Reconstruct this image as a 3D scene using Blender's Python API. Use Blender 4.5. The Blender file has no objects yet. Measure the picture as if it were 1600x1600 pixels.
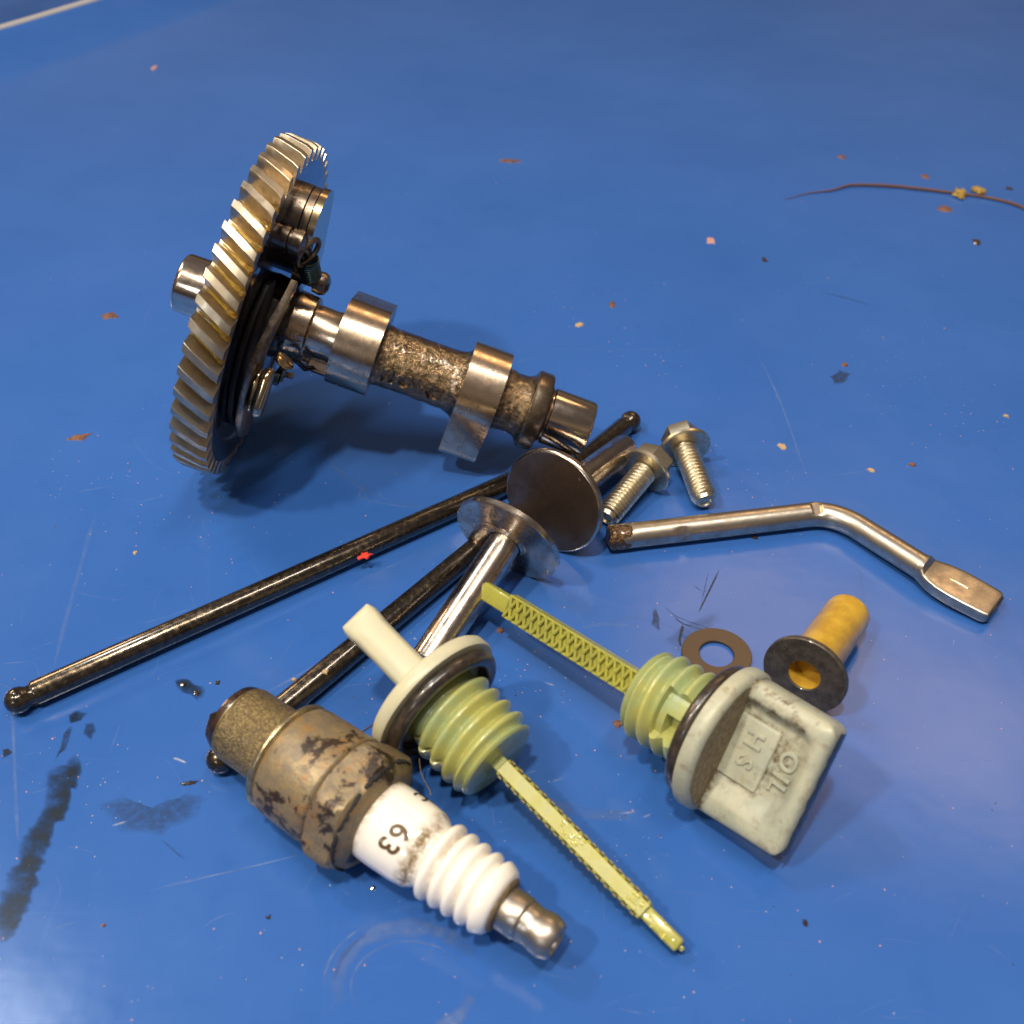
import bpy, bmesh, math, random
import numpy as np
from mathutils import Vector, Matrix, noise
random.seed(7)
SC = bpy.context.scene
COL = SC.collection
U = 0.001                                   # everything below is written in millimetres
PI = math.pi
R = math.radians

# ------------------------------------------------------------------ camera
CH, PITCH, FPX = 159.965, 40.667, 1650.0
cd = bpy.data.cameras.new("camera")
cam = bpy.data.objects.new("camera", cd); COL.objects.link(cam)
cam.location = (0, 0, CH * U)
cam.rotation_euler = (R(90 - PITCH), 0, 0)
cd.sensor_width = 36; cd.lens = 36 * FPX / 1600
cd.clip_start = 0.01; cd.clip_end = 50
cd.dof.use_dof = True
cd.dof.focus_distance = 0.222
cd.dof.aperture_fstop = 24
SC.camera = cam

# ------------------------------------------------------------------ room light
W = bpy.data.worlds.new("World"); SC.world = W; W.use_nodes = True
nt = W.node_tree; nt.nodes.clear()
wo = nt.nodes.new("ShaderNodeOutputWorld"); bg = nt.nodes.new("ShaderNodeBackground")
tc = nt.nodes.new("ShaderNodeTexCoord"); sx = nt.nodes.new("ShaderNodeSeparateXYZ")
rp = nt.nodes.new("ShaderNodeValToRGB"); mr = nt.nodes.new("ShaderNodeMapRange")
nt.links.new(tc.outputs["Generated"], sx.inputs[0]); nt.links.new(sx.outputs["Z"], mr.inputs[0])
mr.inputs[1].default_value = -1; mr.inputs[2].default_value = 1
nt.links.new(mr.outputs[0], rp.inputs[0])
cr = rp.color_ramp
cr.elements[0].position = 0.45; cr.elements[0].color = (.05, .04, .035, 1)
cr.elements[1].position = 1.0; cr.elements[1].color = (.30, .27, .27, 1)
e = cr.elements.new(.55); e.color = (.10, .075, .06, 1)
e = cr.elements.new(.68); e.color = (.30, .23, .17, 1)
e = cr.elements.new(.80); e.color = (.16, .14, .135, 1)
wn = nt.nodes.new("ShaderNodeTexNoise"); wn.inputs["Scale"].default_value = 2.3; wn.inputs["Detail"].default_value = 3
nt.links.new(tc.outputs["Generated"], wn.inputs["Vector"])
wm = nt.nodes.new("ShaderNodeMapRange"); wm.inputs[1].default_value = .38; wm.inputs[2].default_value = .62
wm.inputs[3].default_value = .65; wm.inputs[4].default_value = 1.25
nt.links.new(wn.outputs[0], wm.inputs[0])
mx = nt.nodes.new("ShaderNodeVectorMath"); mx.operation = 'SCALE'
nt.links.new(rp.outputs[0], mx.inputs[0]); nt.links.new(wm.outputs[0], mx.inputs["Scale"])
nt.links.new(mx.outputs[0], bg.inputs[0]); bg.inputs[1].default_value = 0.60
nt.links.new(bg.outputs[0], wo.inputs[0])

def lamp(name, loc, target, sx_, sy_, power, color):
    l = bpy.data.lights.new(name, 'AREA'); l.shape = 'RECTANGLE'; l.size = sx_; l.size_y = sy_
    l.energy = power; l.color = color
    o = bpy.data.objects.new(name, l); COL.objects.link(o); o.location = loc
    o.rotation_euler = (Vector(target) - Vector(loc)).to_track_quat('-Z', 'Y').to_euler()
    return o
def lamp_dir(name, d, dist, sx_, sy_, power, color, target=(0, .16, .01)):
    v = Vector(d).normalized() * dist; return lamp(name, Vector(target) + v, target, sx_, sy_, power, color)
lamp_dir("ceiling_light", (-.12, -.30, 1), 1.15, .055, .08, 8.8, (1, .89, .72))
lamp_dir("side_ceiling_light", (-.58, -.36, 1), 1.25, .08, .06, 7.4, (1, .88, .70))
lamp_dir("ceiling_tube_light", (.20, -.16, 1), 1.5, .55, .06, 6.5, (1, .95, .88))
lamp_dir("warm_work_lamp", (.40, .66, .82), 1.8, .8, .30, 3.4, (1, .62, .30))
lamp_dir("warm_wall_lamp", (-1.3, .95, .95), 1.7, .5, .2, 8.0, (1, .68, .38))
lamp_dir("low_front_light", (-.8, -1.7, 1), 1.8, .25, .25, 2.6, (.86, .93, 1))
lamp("corner_panel_light", (-.60, .455, 1.1), (-.1, .1, 0), .15, .15, 3.4, (.88, .95, 1))
SC.view_settings.view_transform = 'Standard'; SC.view_settings.look = 'None'
SC.view_settings.exposure = 0.0; SC.view_settings.gamma = 1
SC.render.engine = 'CYCLES'

# ------------------------------------------------------------------ picking helper: photo pixel -> point at height z (mm)
_p = R(PITCH); _F = Vector((0, math.cos(_p), -math.sin(_p))); _U = Vector((0, math.sin(_p), math.cos(_p))); _C = Vector((0, 0, CH))
def at(u, v, z=0.0):
    d = Vector((1, 0, 0)) * ((u - 800) / FPX) + _U * ((800 - v) / FPX) + _F
    return _C + d * ((z - CH) / d.z)

# ------------------------------------------------------------------ materials
def new_mat(name):
    m = bpy.data.materials.new(name); m.use_nodes = True
    return m, m.node_tree, m.node_tree.nodes["Principled BSDF"]
def tex(nt, kind, scale, vec=None, stretch=None, detail=4, rough=.55, dist=0):
    n = nt.nodes.new(kind); n.inputs["Scale"].default_value = scale
    if "Detail" in n.inputs: n.inputs["Detail"].default_value = detail
    if "Roughness" in n.inputs and kind == "ShaderNodeTexNoise": n.inputs["Roughness"].default_value = rough
    if "Distortion" in n.inputs and kind == "ShaderNodeTexNoise": n.inputs["Distortion"].default_value = dist
    t = nt.nodes.new("ShaderNodeTexCoord"); mp = nt.nodes.new("ShaderNodeMapping")
    nt.links.new(t.outputs["Object"], mp.inputs[0])
    s = stretch or (1, 1, 1)
    mp.inputs["Scale"].default_value = tuple(1000 * k for k in s)      # scale given per millimetre
    nt.links.new(mp.outputs[0], n.inputs["Vector"])
    return n
def ramp(nt, src, lo, hi, a=0.0, b=1.0):
    m = nt.nodes.new("ShaderNodeMapRange"); m.inputs[1].default_value = lo; m.inputs[2].default_value = hi
    m.inputs[3].default_value = a; m.inputs[4].default_value = b
    nt.links.new(src, m.inputs[0]); return m.outputs[0]
def mixc(nt, fac, A, B):
    m = nt.nodes.new("ShaderNodeMix"); m.data_type = 'RGBA'
    if hasattr(fac, "default_value") or hasattr(fac, "links"): nt.links.new(fac, m.inputs[0])
    else: m.inputs[0].default_value = fac
    for k, x in ((6, A), (7, B)):
        if isinstance(x, (tuple, list)): m.inputs[k].default_value = (*x[:3], 1)
        else: nt.links.new(x, m.inputs[k])
    return m.outputs[2]
def material(name, base, metal=0.0, rough=.4, base2=None, vscale=.5, vlo=.4, vhi=.6, vdetail=5, rough2=None,
             bumps=(), coat=0.0, coat_rough=.08, spec=.5, stretch=None, sss=0.0, layers=(), trans=0.0, ior=1.5, aniso=0.0):
    m, nt, b = new_mat(name)
    b.inputs["Metallic"].default_value = metal; b.inputs["Roughness"].default_value = rough
    b.inputs["Specular IOR Level"].default_value = spec; b.inputs["IOR"].default_value = ior
    b.inputs["Coat Weight"].default_value = coat; b.inputs["Coat Roughness"].default_value = coat_rough
    if sss:
        b.inputs["Subsurface Weight"].default_value = sss; b.inputs["Subsurface Radius"].default_value = (.0022, .0018, .0009); b.inputs["Subsurface Scale"].default_value = 1
    if trans: b.inputs["Transmission Weight"].default_value = trans
    col = base
    if base2:
        n = tex(nt, "ShaderNodeTexNoise", vscale, stretch=stretch, detail=vdetail, rough=.65)
        f = ramp(nt, n.outputs[0], vlo, vhi)
        col = mixc(nt, f, base, base2)
        if rough2 is not None:
            nt.links.new(ramp(nt, f, 0, 1, rough, rough2), b.inputs["Roughness"])
    for (c, scale, lo, hi, amt, strch) in layers:
        n = tex(nt, "ShaderNodeTexNoise", scale, stretch=strch, detail=7, rough=.68, dist=.3)
        col = mixc(nt, ramp(nt, n.outputs[0], lo, hi, 0, amt), col, c)
    if isinstance(col, (tuple, list)): b.inputs["Base Color"].default_value = (*col[:3], 1)
    else: nt.links.new(col, b.inputs["Base Color"])
    prev = None
    for (scale, strength, dist_mm, strch, det) in bumps:
        n = tex(nt, "ShaderNodeTexNoise", scale, stretch=strch, detail=det, rough=.6)
        bp = nt.nodes.new("ShaderNodeBump"); bp.inputs["Strength"].default_value = strength
        bp.inputs["Distance"].default_value = dist_mm * U
        nt.links.new(n.outputs[0], bp.inputs["Height"])
        if prev: nt.links.new(prev, bp.inputs["Normal"])
        prev = bp.outputs[0]
    if prev: nt.links.new(prev, b.inputs["Normal"])
    return m

RING = (1, .02, .02)        # stretch so noise varies along the turning axis: machining rings
LONG = (.06, 1, 1)          # lengthwise drawing marks
M = {}
M['turned'] = material("turned_steel", (.76, .60, .44), 1, .20, base2=(.56, .42, .30), vscale=.35, rough2=.28,
                       bumps=((9, .25, .02, RING, 3), (2.5, .06, .03, RING, 2)), layers=(((.20, .13, .08), .45, .60, .75, .6, None),))
M['ground'] = material("ground_steel", (.78, .64, .50), 1, .12, base2=(.64, .53, .42), vscale=.3, rough2=.20,
                       bumps=((6, .10, .015, RING, 3),), layers=(((.25, .16, .10), 1.1, .66, .74, .5, None),))
M['gear'] = material("oily_gear_steel", (.60, .51, .38), 1, .33, base2=(.46, .39, .29), vscale=.5, rough2=.44,
                     bumps=((3, .22, .06, (.5, 1, 1), 4),), coat=.45, coat_rough=.08, layers=(((.34, .24, .10), .35, .55, .75, .45, None),))
M['gear_web'] = material("oiled_dark_web_steel", (.17, .18, .22), 1, .12, base2=(.11, .11, .13), vscale=.3, rough2=.2, bumps=((1.5, .08, .05, None, 2),), coat=.5)
M['oil'] = material("amber_oil", (.80, .56, .10), 0, .03, trans=.9, ior=1.46, spec=.6)
M['cast'] = material("oily_cast_iron", (.34, .24, .14), 1, .24, base2=(.12, .08, .04), vscale=1.2, rough2=.14,
                     bumps=((2.6, .9, .34, None, 4), (.7, .5, .3, None, 3)), coat=.6, coat_rough=.12)
M['black_oil'] = material("black_oiled_steel", (.045, .038, .032), .8, .16, base2=(.09, .065, .04), vscale=.6, rough2=.3, bumps=((2, .3, .08, None, 4),), coat=.8)
M['plate'] = material("worn_stamped_plate", (.34, .27, .20), 1, .30, base2=(.18, .13, .09), vscale=.8, rough2=.4, bumps=((3, .3, .05, None, 4),), coat=.3)
M['brass'] = material("straw_tinted_steel", (.68, .50, .26), 1, .18, base2=(.52, .46, .36), vscale=.3, bumps=((4, .2, .04, None, 3),), coat=.4)
M['spring'] = material("dark_green_spring_wire", (.10, .16, .15), 1, .25)
M['rod'] = material("black_oiled_rod", (.065, .052, .04), .9, .20, base2=(.15, .11, .07), vscale=.8, vlo=.45, vhi=.7, rough2=.36,
                    bumps=((2.4, .30, .07, (.5, 1, 1), 5), (.8, .2, .10, None, 3)), coat=.9, coat_rough=.10)
M['tappet_stem'] = material("tappet_stem_steel", (.74, .64, .54), 1, .17, base2=(.45, .35, .28), vscale=.3, rough2=.30,
                            bumps=((7, .14, .02, RING, 3), (2, .10, .03, LONG, 3)), layers=(((.16, .10, .07), .7, .6, .74, .6, None),))
M['tappet_face'] = material("worn_tappet_face", (.22, .16, .12), .9, .30, base2=(.13, .09, .065), vscale=.16, rough2=.42, bumps=((1.5, .12, .03, None, 5),), coat=.25, coat_rough=.2)
M['zinc'] = material("zinc_plated_steel", (.82, .75, .60), 1, .30, base2=(.60, .52, .38), vscale=.8, rough2=.4, bumps=((4, .25, .04, None, 4),), layers=(((.55, .42, .16), .5, .55, .7, .5, None),))
M['lever'] = material("scuffed_lever_steel", (.62, .55, .46), 1, .31, base2=(.46, .40, .32), vscale=.35, rough2=.40,
                      bumps=((3, .3, .03, (.25, 1, 1), 4), (.8, .15, .08, None, 3)), layers=(((.22, .13, .06), .35, .62, .78, .7, None),))
M['rust_end'] = material("rusty_broken_end", (.20, .11, .05), .8, .35, base2=(.08, .045, .025), vscale=1.2, bumps=((1.6, .9, .4, None, 5),), coat=.6)
M['washer'] = material("browned_washer_steel", (.11, .072, .046), .4, .42, base2=(.11, .075, .05), vscale=.4, rough2=.5, bumps=((4, .15, .03, None, 4),))
M['seal_disc'] = material("dark_worn_washer_steel", (.13, .105, .08), .45, .38, base2=(.065, .052, .04), vscale=.5, rough2=.5, bumps=((3, .25, .05, None, 5),), coat=.3)
M['amber'] = material("amber_plastic", (.60, .37, .045), 0, .26, base2=(.46, .27, .03), vscale=.2, sss=.35, bumps=((.8, .12, .1, LONG, 3),), coat=.2)
M['cap_white'] = material("grimy_ivory_plastic", (.43, .42, .31), 0, .38, base2=(.35, .36, .28), vscale=.25, rough2=.5, sss=.12,
                          layers=(((.20, .14, .07), .40, .54, .72, .7, None), ((.05, .03, .018), 1.1, .66, .70, .9, None)), bumps=((2, .15, .06, None, 4),))
M['cap_clean'] = material("ivory_plastic", (.54, .50, .34), 0, .36, base2=(.50, .48, .35), vscale=.2, sss=.15,
                          layers=(((.36, .27, .13), .6, .66, .8, .5, None), ((.08, .06, .04), 2.5, .74, .78, .6, None)), bumps=((1.6, .10, .05, None, 3),))
M['grime'] = material("brown_grime", (.13, .085, .045), 0, .5, base2=(.24, .18, .10), vscale=1.0, bumps=((2.2, .6, .2, None, 5),), spec=.4)
M['thread_green'] = material("pale_green_plastic", (.41, .40, .12), 0, .20, base2=(.32, .38, .18), vscale=.12, rough2=.28, sss=.25, coat=.5, coat_rough=.06,
                             bumps=((1.2, .10, .08, None, 3),), layers=(((.30, .30, .08), .9, .68, .8, .5, None),))
M['stick'] = material("yellow_green_plastic", (.37, .35, .06), 0, .22, base2=(.31, .30, .06), vscale=.3, rough2=.34, sss=.2, coat=.6, coat_rough=.05,
                      bumps=((1.6, .18, .08, None, 3),))
M['wet'] = material('wet_yellow_plastic', (.40, .37, .05), 0, .06, coat=1, coat_rough=.02)
M['pit'] = material("dark_notch_plastic", (.14, .11, .02), 0, .2, coat=1)
M['rubber'] = material("black_oiled_rubber", (.022, .017, .014), 0, .30, base2=(.05, .035, .025), vscale=.8, bumps=((2, .5, .12, (1, .5, .5), 5),), coat=.5, coat_rough=.15)
M['matte_black'] = material('gap_black_steel', (.02, .017, .014), .2, .5, base2=(.035, .025, .018), vscale=1, bumps=((2, .4, .08, None, 4),))  # flat black painted in for the shade between gear and arm
M['tar'] = material('dull_black_paint', (.006, .006, .008), 0, .75, base2=(.012, .012, .014), vscale=1.5, bumps=((3, .5, .1, None, 4),))
M['soot'] = material("sooty_thread_metal", (.12, .085, .04), .45, .42, base2=(.34, .255, .11), vscale=2.0, vlo=.42, vhi=.66, rough2=.42,
                     bumps=((3.2, 1, .30, None, 4),), layers=(((.09, .07, .05), .25, .5, .65, .5, None),))
M['rusty'] = material("rusty_plug_shell", (.27, .20, .105), .35, .40, base2=(.19, .15, .10), vscale=.5, rough2=.5,
                      layers=(((.36, .17, .045), .30, .52, .66, .7, None), ((.03, .017, .012), .17, .53, .58, .95, None), ((.05, .05, .06), .8, .66, .72, .8, None)),
                      bumps=((1.6, .5, .16, None, 6), (.35, .3, .3, None, 3)))
M['ringm'] = material("gasket_ring_metal", (.50, .42, .25), .9, .32, base2=(.32, .26, .15), vscale=.8, bumps=((3, .3, .06, None, 4),))
M['burnt'] = material("burnt_black_metal", (.03, .02, .015), .6, .28, base2=(.09, .05, .03), vscale=.8, bumps=((2, .5, .15, None, 5),), coat=.5)
M['ceramic'] = material("glazed_white_ceramic", (.88, .82, .74), 0, .16, spec=.6, coat=.6, coat_rough=.04)
M['terminal'] = material("plug_terminal_steel", (.56, .50, .43), 1, .32, base2=(.42, .36, .30), vscale=.35, rough2=.42, bumps=((3, .2, .04, None, 4),), layers=(((.25, .18, .12), .6, .6, .75, .5, None),))
M['print'] = material("brown_print", (.20, .125, .06), 0, .4)
M['print_black'] = material("black_print", (.01, .01, .01), 0, .4)
M['red'] = material("red_paint_chip", (.65, .05, .03), 0, .4)
M['chip_tan'] = material("tan_chip", (.42, .29, .16), 0, .5, bumps=((2, .5, .1, None, 4),))
M['chip_brown'] = material("rust_brown_chip", (.20, .09, .055), 0, .5, base2=(.10, .045, .03), vscale=1, bumps=((2, .5, .1, None, 4),))
M['chip_pink'] = material("pinkish_chip", (.45, .24, .20), 0, .5)
M['chip_dark'] = material("dark_oily_grit", (.03, .02, .014), 0, .15, coat=1)
M['chip_yellow'] = material("yellow_leafy_chip", (.42, .28, .05), 0, .4, base2=(.18, .10, .03), vscale=1)
M['fibre'] = material("dark_brown_fibre", (.12, .055, .04), 0, .4)
M['rim'] = material("pale_worn_rim", (.42, .40, .38), 0, .5)

# ceramic: grime band worn into the glaze before the first rib (position along the plug is in the material's own space)
def add_cap_grime():
    nt = M['cap_white'].node_tree; b = nt.nodes["Principled BSDF"]
    old = b.inputs["Base Color"].links[0].from_socket
    a = nt.nodes.new("ShaderNodeAttribute"); a.attribute_name = "grime"
    n = tex(nt, "ShaderNodeTexNoise", 1.3, detail=6, rough=.7)
    m = nt.nodes.new("ShaderNodeMath"); m.operation = 'MULTIPLY'; nt.links.new(a.outputs["Fac"], m.inputs[0]); nt.links.new(ramp(nt, n.outputs[0], .38, .62, .35, 1.5), m.inputs[1])
    mix = nt.nodes.new("ShaderNodeMix"); mix.data_type = 'RGBA'; nt.links.new(m.outputs[0], mix.inputs[0]); nt.links.new(old, mix.inputs[6]); mix.inputs[7].default_value = (.10, .065, .03, 1)
    mix.clamp_factor = True
    nt.links.new(mix.outputs[2], b.inputs["Base Color"])
def add_plug_grime():
    nt = M['ceramic'].node_tree; b = nt.nodes["Principled BSDF"]
    t = nt.nodes.new("ShaderNodeTexCoord"); s = nt.nodes.new("ShaderNodeSeparateXYZ"); nt.links.new(t.outputs["Object"], s.inputs[0])
    def band(c, w):
        m = nt.nodes.new("ShaderNodeMath"); m.operation = 'SUBTRACT'; nt.links.new(s.outputs[0], m.inputs[0]); m.inputs[1].default_value = c * U
        a = nt.nodes.new("ShaderNodeMath"); a.operation = 'ABSOLUTE'; nt.links.new(m.outputs[0], a.inputs[0])
        return ramp(nt, a.outputs[0], w * U, 0, 0, 1)
    n = tex(nt, "ShaderNodeTexNoise", .8, detail=7, rough=.7); n2 = tex(nt, "ShaderNodeTexNoise", .25, detail=3)
    out = None
    for c, w, amt in ((41.6, 2.2, 1.2), (31.4, 1.5, 1.0), (45.6, 1.0, .6), (50.4, .7, .40)):
        mu = nt.nodes.new("ShaderNodeMath"); mu.operation = 'MULTIPLY'
        nt.links.new(band(c, w), mu.inputs[0]); nt.links.new(ramp(nt, n.outputs[0], .36, .54, .12 * amt, amt), mu.inputs[1])
        mv = nt.nodes.new("ShaderNodeMath"); mv.operation = 'MULTIPLY'
        nt.links.new(mu.outputs[0], mv.inputs[0]); nt.links.new(ramp(nt, n2.outputs[0], .38, .55, .25, 1), mv.inputs[1])
        if out is None: out = mv.outputs[0]
        else:
            ad = nt.nodes.new("ShaderNodeMath"); ad.operation = 'MAXIMUM'; nt.links.new(out, ad.inputs[0]); nt.links.new(mv.outputs[0], ad.inputs[1]); out = ad.outputs[0]
    c = mixc(nt, out, (.88, .82, .74), (.26, .18, .085)); nt.links.new(c, b.inputs["Base Color"])
add_plug_grime(); add_cap_grime()

def tray_material():
    m, nt, b = new_mat("blue_plastic")
    n = tex(nt, "ShaderNodeTexNoise", .012, detail=5, rough=.6)
    c = mixc(nt, ramp(nt, n.outputs[0], .35, .65), (.026, .099, .350), (.033, .112, .380))
    n2 = tex(nt, "ShaderNodeTexNoise", .09, detail=8, rough=.75)
    c = mixc(nt, ramp(nt, n2.outputs[0], .56, .76, 0, .30), c, (.012, .070, .28))
    n3 = tex(nt, "ShaderNodeTexNoise", 2.2, detail=2, rough=.5)
    c = mixc(nt, ramp(nt, n3.outputs[0], .70, .80, 0, .25), c, (.20, .26, .48))
    for strch, lo in (((1, .03, 1), .66), ((.035, 1, 1), .67)):
        n5 = tex(nt, "ShaderNodeTexNoise", .9, detail=5, stretch=strch, dist=.4)
        c = mixc(nt, ramp(nt, n5.outputs[0], lo, lo + .10, 0, .22), c, (.055, .15, .40))
    nt.links.new(c, b.inputs["Base Color"])
    n4 = tex(nt, "ShaderNodeTexNoise", .03, detail=6, rough=.6)
    nt.links.new(ramp(nt, n4.outputs[0], .3, .7, .15, .26), b.inputs["Roughness"])
    b.inputs["Specular IOR Level"].default_value = .42
    prev = None
    for sc, st, di, strch in ((.05, .15, .8, None), (3.0, .10, .03, None), (1.2, .25, .02, (1, .05, 1)), (1.0, .25, .02, (.06, 1, 1))):
        t = tex(nt, "ShaderNodeTexNoise", sc, detail=3, stretch=strch)
        bp = nt.nodes.new("ShaderNodeBump"); bp.inputs["Strength"].default_value = st; bp.inputs["Distance"].default_value = di * U
        nt.links.new(t.outputs[0], bp.inputs["Height"])
        if prev: nt.links.new(prev, bp.inputs["Normal"])
        prev = bp.outputs[0]
    nt.links.new(prev, b.inputs["Normal"])
    return m
M['tray'] = tray_material()

def film_material(name, color, rough, scale=.25, coat=0.0, spec=.5):
    """thin film whose cover comes from the vertex attribute 'cover' broken up by noise"""
    m, nt, b = new_mat(name)
    b.inputs["Base Color"].default_value = (*color, 1); b.inputs["Roughness"].default_value = rough
    b.inputs["Coat Weight"].default_value = coat; b.inputs["Specular IOR Level"].default_value = spec
    at_ = nt.nodes.new("ShaderNodeAttribute"); at_.attribute_name = "cover"
    n = tex(nt, "ShaderNodeTexNoise", scale, detail=6, rough=.65)
    mu = nt.nodes.new("ShaderNodeMath"); mu.operation = 'MULTIPLY'
    nt.links.new(at_.outputs["Fac"], mu.inputs[0]); nt.links.new(ramp(nt, n.outputs[0], .30, .60, .25, 1.1), mu.inputs[1])
    nt.links.new(mu.outputs[0], b.inputs["Alpha"])
    return m
M['oil_film'] = film_material("dark_oil_film", (.010, .018, .028), .26, .30, spec=.4)
M['smear_film'] = film_material("faint_grey_smear", (.02, .03, .05), .35, .8)
M['scratch'] = film_material("pale_scratch", (.18, .27, .52), .45, .5)
M['scuff'] = film_material("pale_scuff", (.11, .19, .44), .35, .25)
M['bright'] = film_material("bright_scratch", (.42, .46, .62), .4, .6)

# ------------------------------------------------------------------ object helpers
def finish(bm, name, mat, parent=None, sharp=32, recalc=True):
    if recalc: bmesh.ops.recalc_face_normals(bm, faces=bm.faces)
    for f in bm.faces: f.smooth = True
    lim = R(sharp)
    for ed in bm.edges:
        if len(ed.link_faces) == 2 and ed.calc_face_angle(0) > lim: ed.smooth = False
    bmesh.ops.scale(bm, vec=(U, U, U), verts=bm.verts)
    me = bpy.data.meshes.new(name); bm.to_mesh(me); bm.free()
    me.materials.append(mat)
    o = bpy.data.objects.new(name, me); COL.objects.link(o)
    if parent: o.parent = parent
    return o
def frame(origin, X, Zhint=(0, 0, 1)):
    X = Vector(X).normalized(); Z = Vector(Zhint); Z = (Z - X * Z.dot(X)).normalized(); Y = Z.cross(X)
    m = Matrix((X, Y, Z)).transposed().to_4x4(); m.translation = Vector(origin) * U
    return m
def thing(name, label, cat, mat4, group=None):
    o = bpy.data.objects.new(name, None); COL.objects.link(o); o.empty_display_size = .01
    o.matrix_world = mat4; o["label"] = label; o["category"] = cat
    if group: o["group"] = group
    return o
def tag(o, label, cat, group=None, kind=None):
    if label: o["label"] = label
    if cat: o["category"] = cat
    if group: o["group"] = group
    if kind: o["kind"] = kind
    return o
def lathe(bm, prof, seg=96, cap0=True, cap1=True, oy=0, oz=0):
    rings = []
    for x, r in prof:
        rings.append([bm.verts.new((x, oy + r * math.cos(2 * PI * i / seg), oz + r * math.sin(2 * PI * i / seg))) for i in range(seg)])
    for a, b in zip(rings, rings[1:]):
        for i in range(seg):
            j = (i + 1) % seg; bm.faces.new((a[i], a[j], b[j], b[i]))
    if cap0: bm.faces.new(rings[0])
    if cap1: bm.faces.new(rings[-1])
    return rings
def rnd(x0, x1, r, c, n=4, closed=True):
    """profile of a cylinder with rounded ends"""
    p = []
    for k in range(n + 1):
        a = PI / 2 * k / n; p.append((x0 + c - c * math.cos(a), r - c + c * math.sin(a)))
    for k in range(n + 1):
        a = PI / 2 * k / n; p.append((x1 - c + c * math.sin(a), r - c + c * math.cos(a)))
    return p
def torus(bm, x, Rr, r, seg=96, n=16, sx_=1.0):
    g = [[bm.verts.new((x + sx_ * r * math.cos(2 * PI * j / n), (Rr + r * math.sin(2 * PI * j / n)) * math.cos(2 * PI * i / seg), (Rr + r * math.sin(2 * PI * j / n)) * math.sin(2 * PI * i / seg))) for j in range(n)] for i in range(seg)]
    for i in range(seg):
        for j in range(n):
            bm.faces.new((g[i][j], g[(i + 1) % seg][j], g[(i + 1) % seg][(j + 1) % n], g[i][(j + 1) % n]))
def washer(bm, x0, x1, ri, ro, seg=96, c=.12):
    prof = [(x0, ri + c), (x0, ro - c), (x0 + c, ro), (x1 - c, ro), (x1, ro - c), (x1, ri + c), (x1 - c, ri), (x0 + c, ri)]
    rings = lathe(bm, prof, seg, False, False)
    a, b = rings[-1], rings[0]
    for i in range(seg):
        j = (i + 1) % seg; bm.faces.new((a[i], a[j], b[j], b[i]))
def extrude_poly(bm, pts, x0, x1, bev=0, seg=2):
    """polygon in (y,z) extruded along x"""
    a = [bm.verts.new((x0, p[0], p[1])) for p in pts]; b = [bm.verts.new((x1, p[0], p[1])) for p in pts]
    fs = [bm.faces.new(a), bm.faces.new(list(reversed(b)))]
    n = len(pts)
    for i in range(n):
        j = (i + 1) % n; fs.append(bm.faces.new((a[i], b[i], b[j], a[j])))
    if bev:
        bmesh.ops.bevel(bm, geom=[ed for f in fs[:2] for ed in f.edges], offset=bev, segments=seg, affect='EDGES', profile=.5)
def box(bm, c, s, bev=0, seg=2, mat=None):
    r = bmesh.ops.create_cube(bm, size=1)['verts']
    for v in r: v.co = Vector((v.co.x * s[0], v.co.y * s[1], v.co.z * s[2]))
    if bev:
        eds = list({ed for v in r for ed in v.link_edges})
        out = bmesh.ops.bevel(bm, geom=eds, offset=bev, segments=seg, affect='EDGES', profile=.5)
        r = list({v for f in out['faces'] for v in f.verts} | {v for v in r if v.is_valid})
    for v in r:
        if mat: v.co = mat @ v.co
        v.co += Vector(c)
    return r
def tube(bm, pts, rad, seg=12, cap=True):
    pts = [Vector(p) for p in pts]; n = len(pts)
    rads = rad if isinstance(rad, (list, tuple)) else [rad] * n
    T = [(pts[min(i + 1, n - 1)] - pts[max(i - 1, 0)]).normalized() for i in range(n)]
    N = T[0].orthogonal().normalized(); rings = []
    for i in range(n):
        N = (N - T[i] * N.dot(T[i])).normalized(); B = T[i].cross(N)
        rings.append([bm.verts.new(pts[i] + (N * math.cos(2 * PI * k / seg) + B * math.sin(2 * PI * k / seg)) * rads[i]) for k in range(seg)])
    for a, b in zip(rings, rings[1:]):
        for k in range(seg):
            j = (k + 1) % seg; bm.faces.new((a[k], a[j], b[j], b[k]))
    if cap: bm.faces.new(rings[0]); bm.faces.new(rings[-1])
def helix(x0, x1, r, turns, n=16, oy=0, oz=0):
    N = int(turns * n); return [(x0 + (x1 - x0) * k / N, oy + r * math.cos(2 * PI * k / n), oz + r * math.sin(2 * PI * k / n)) for k in range(N + 1)]
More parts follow.
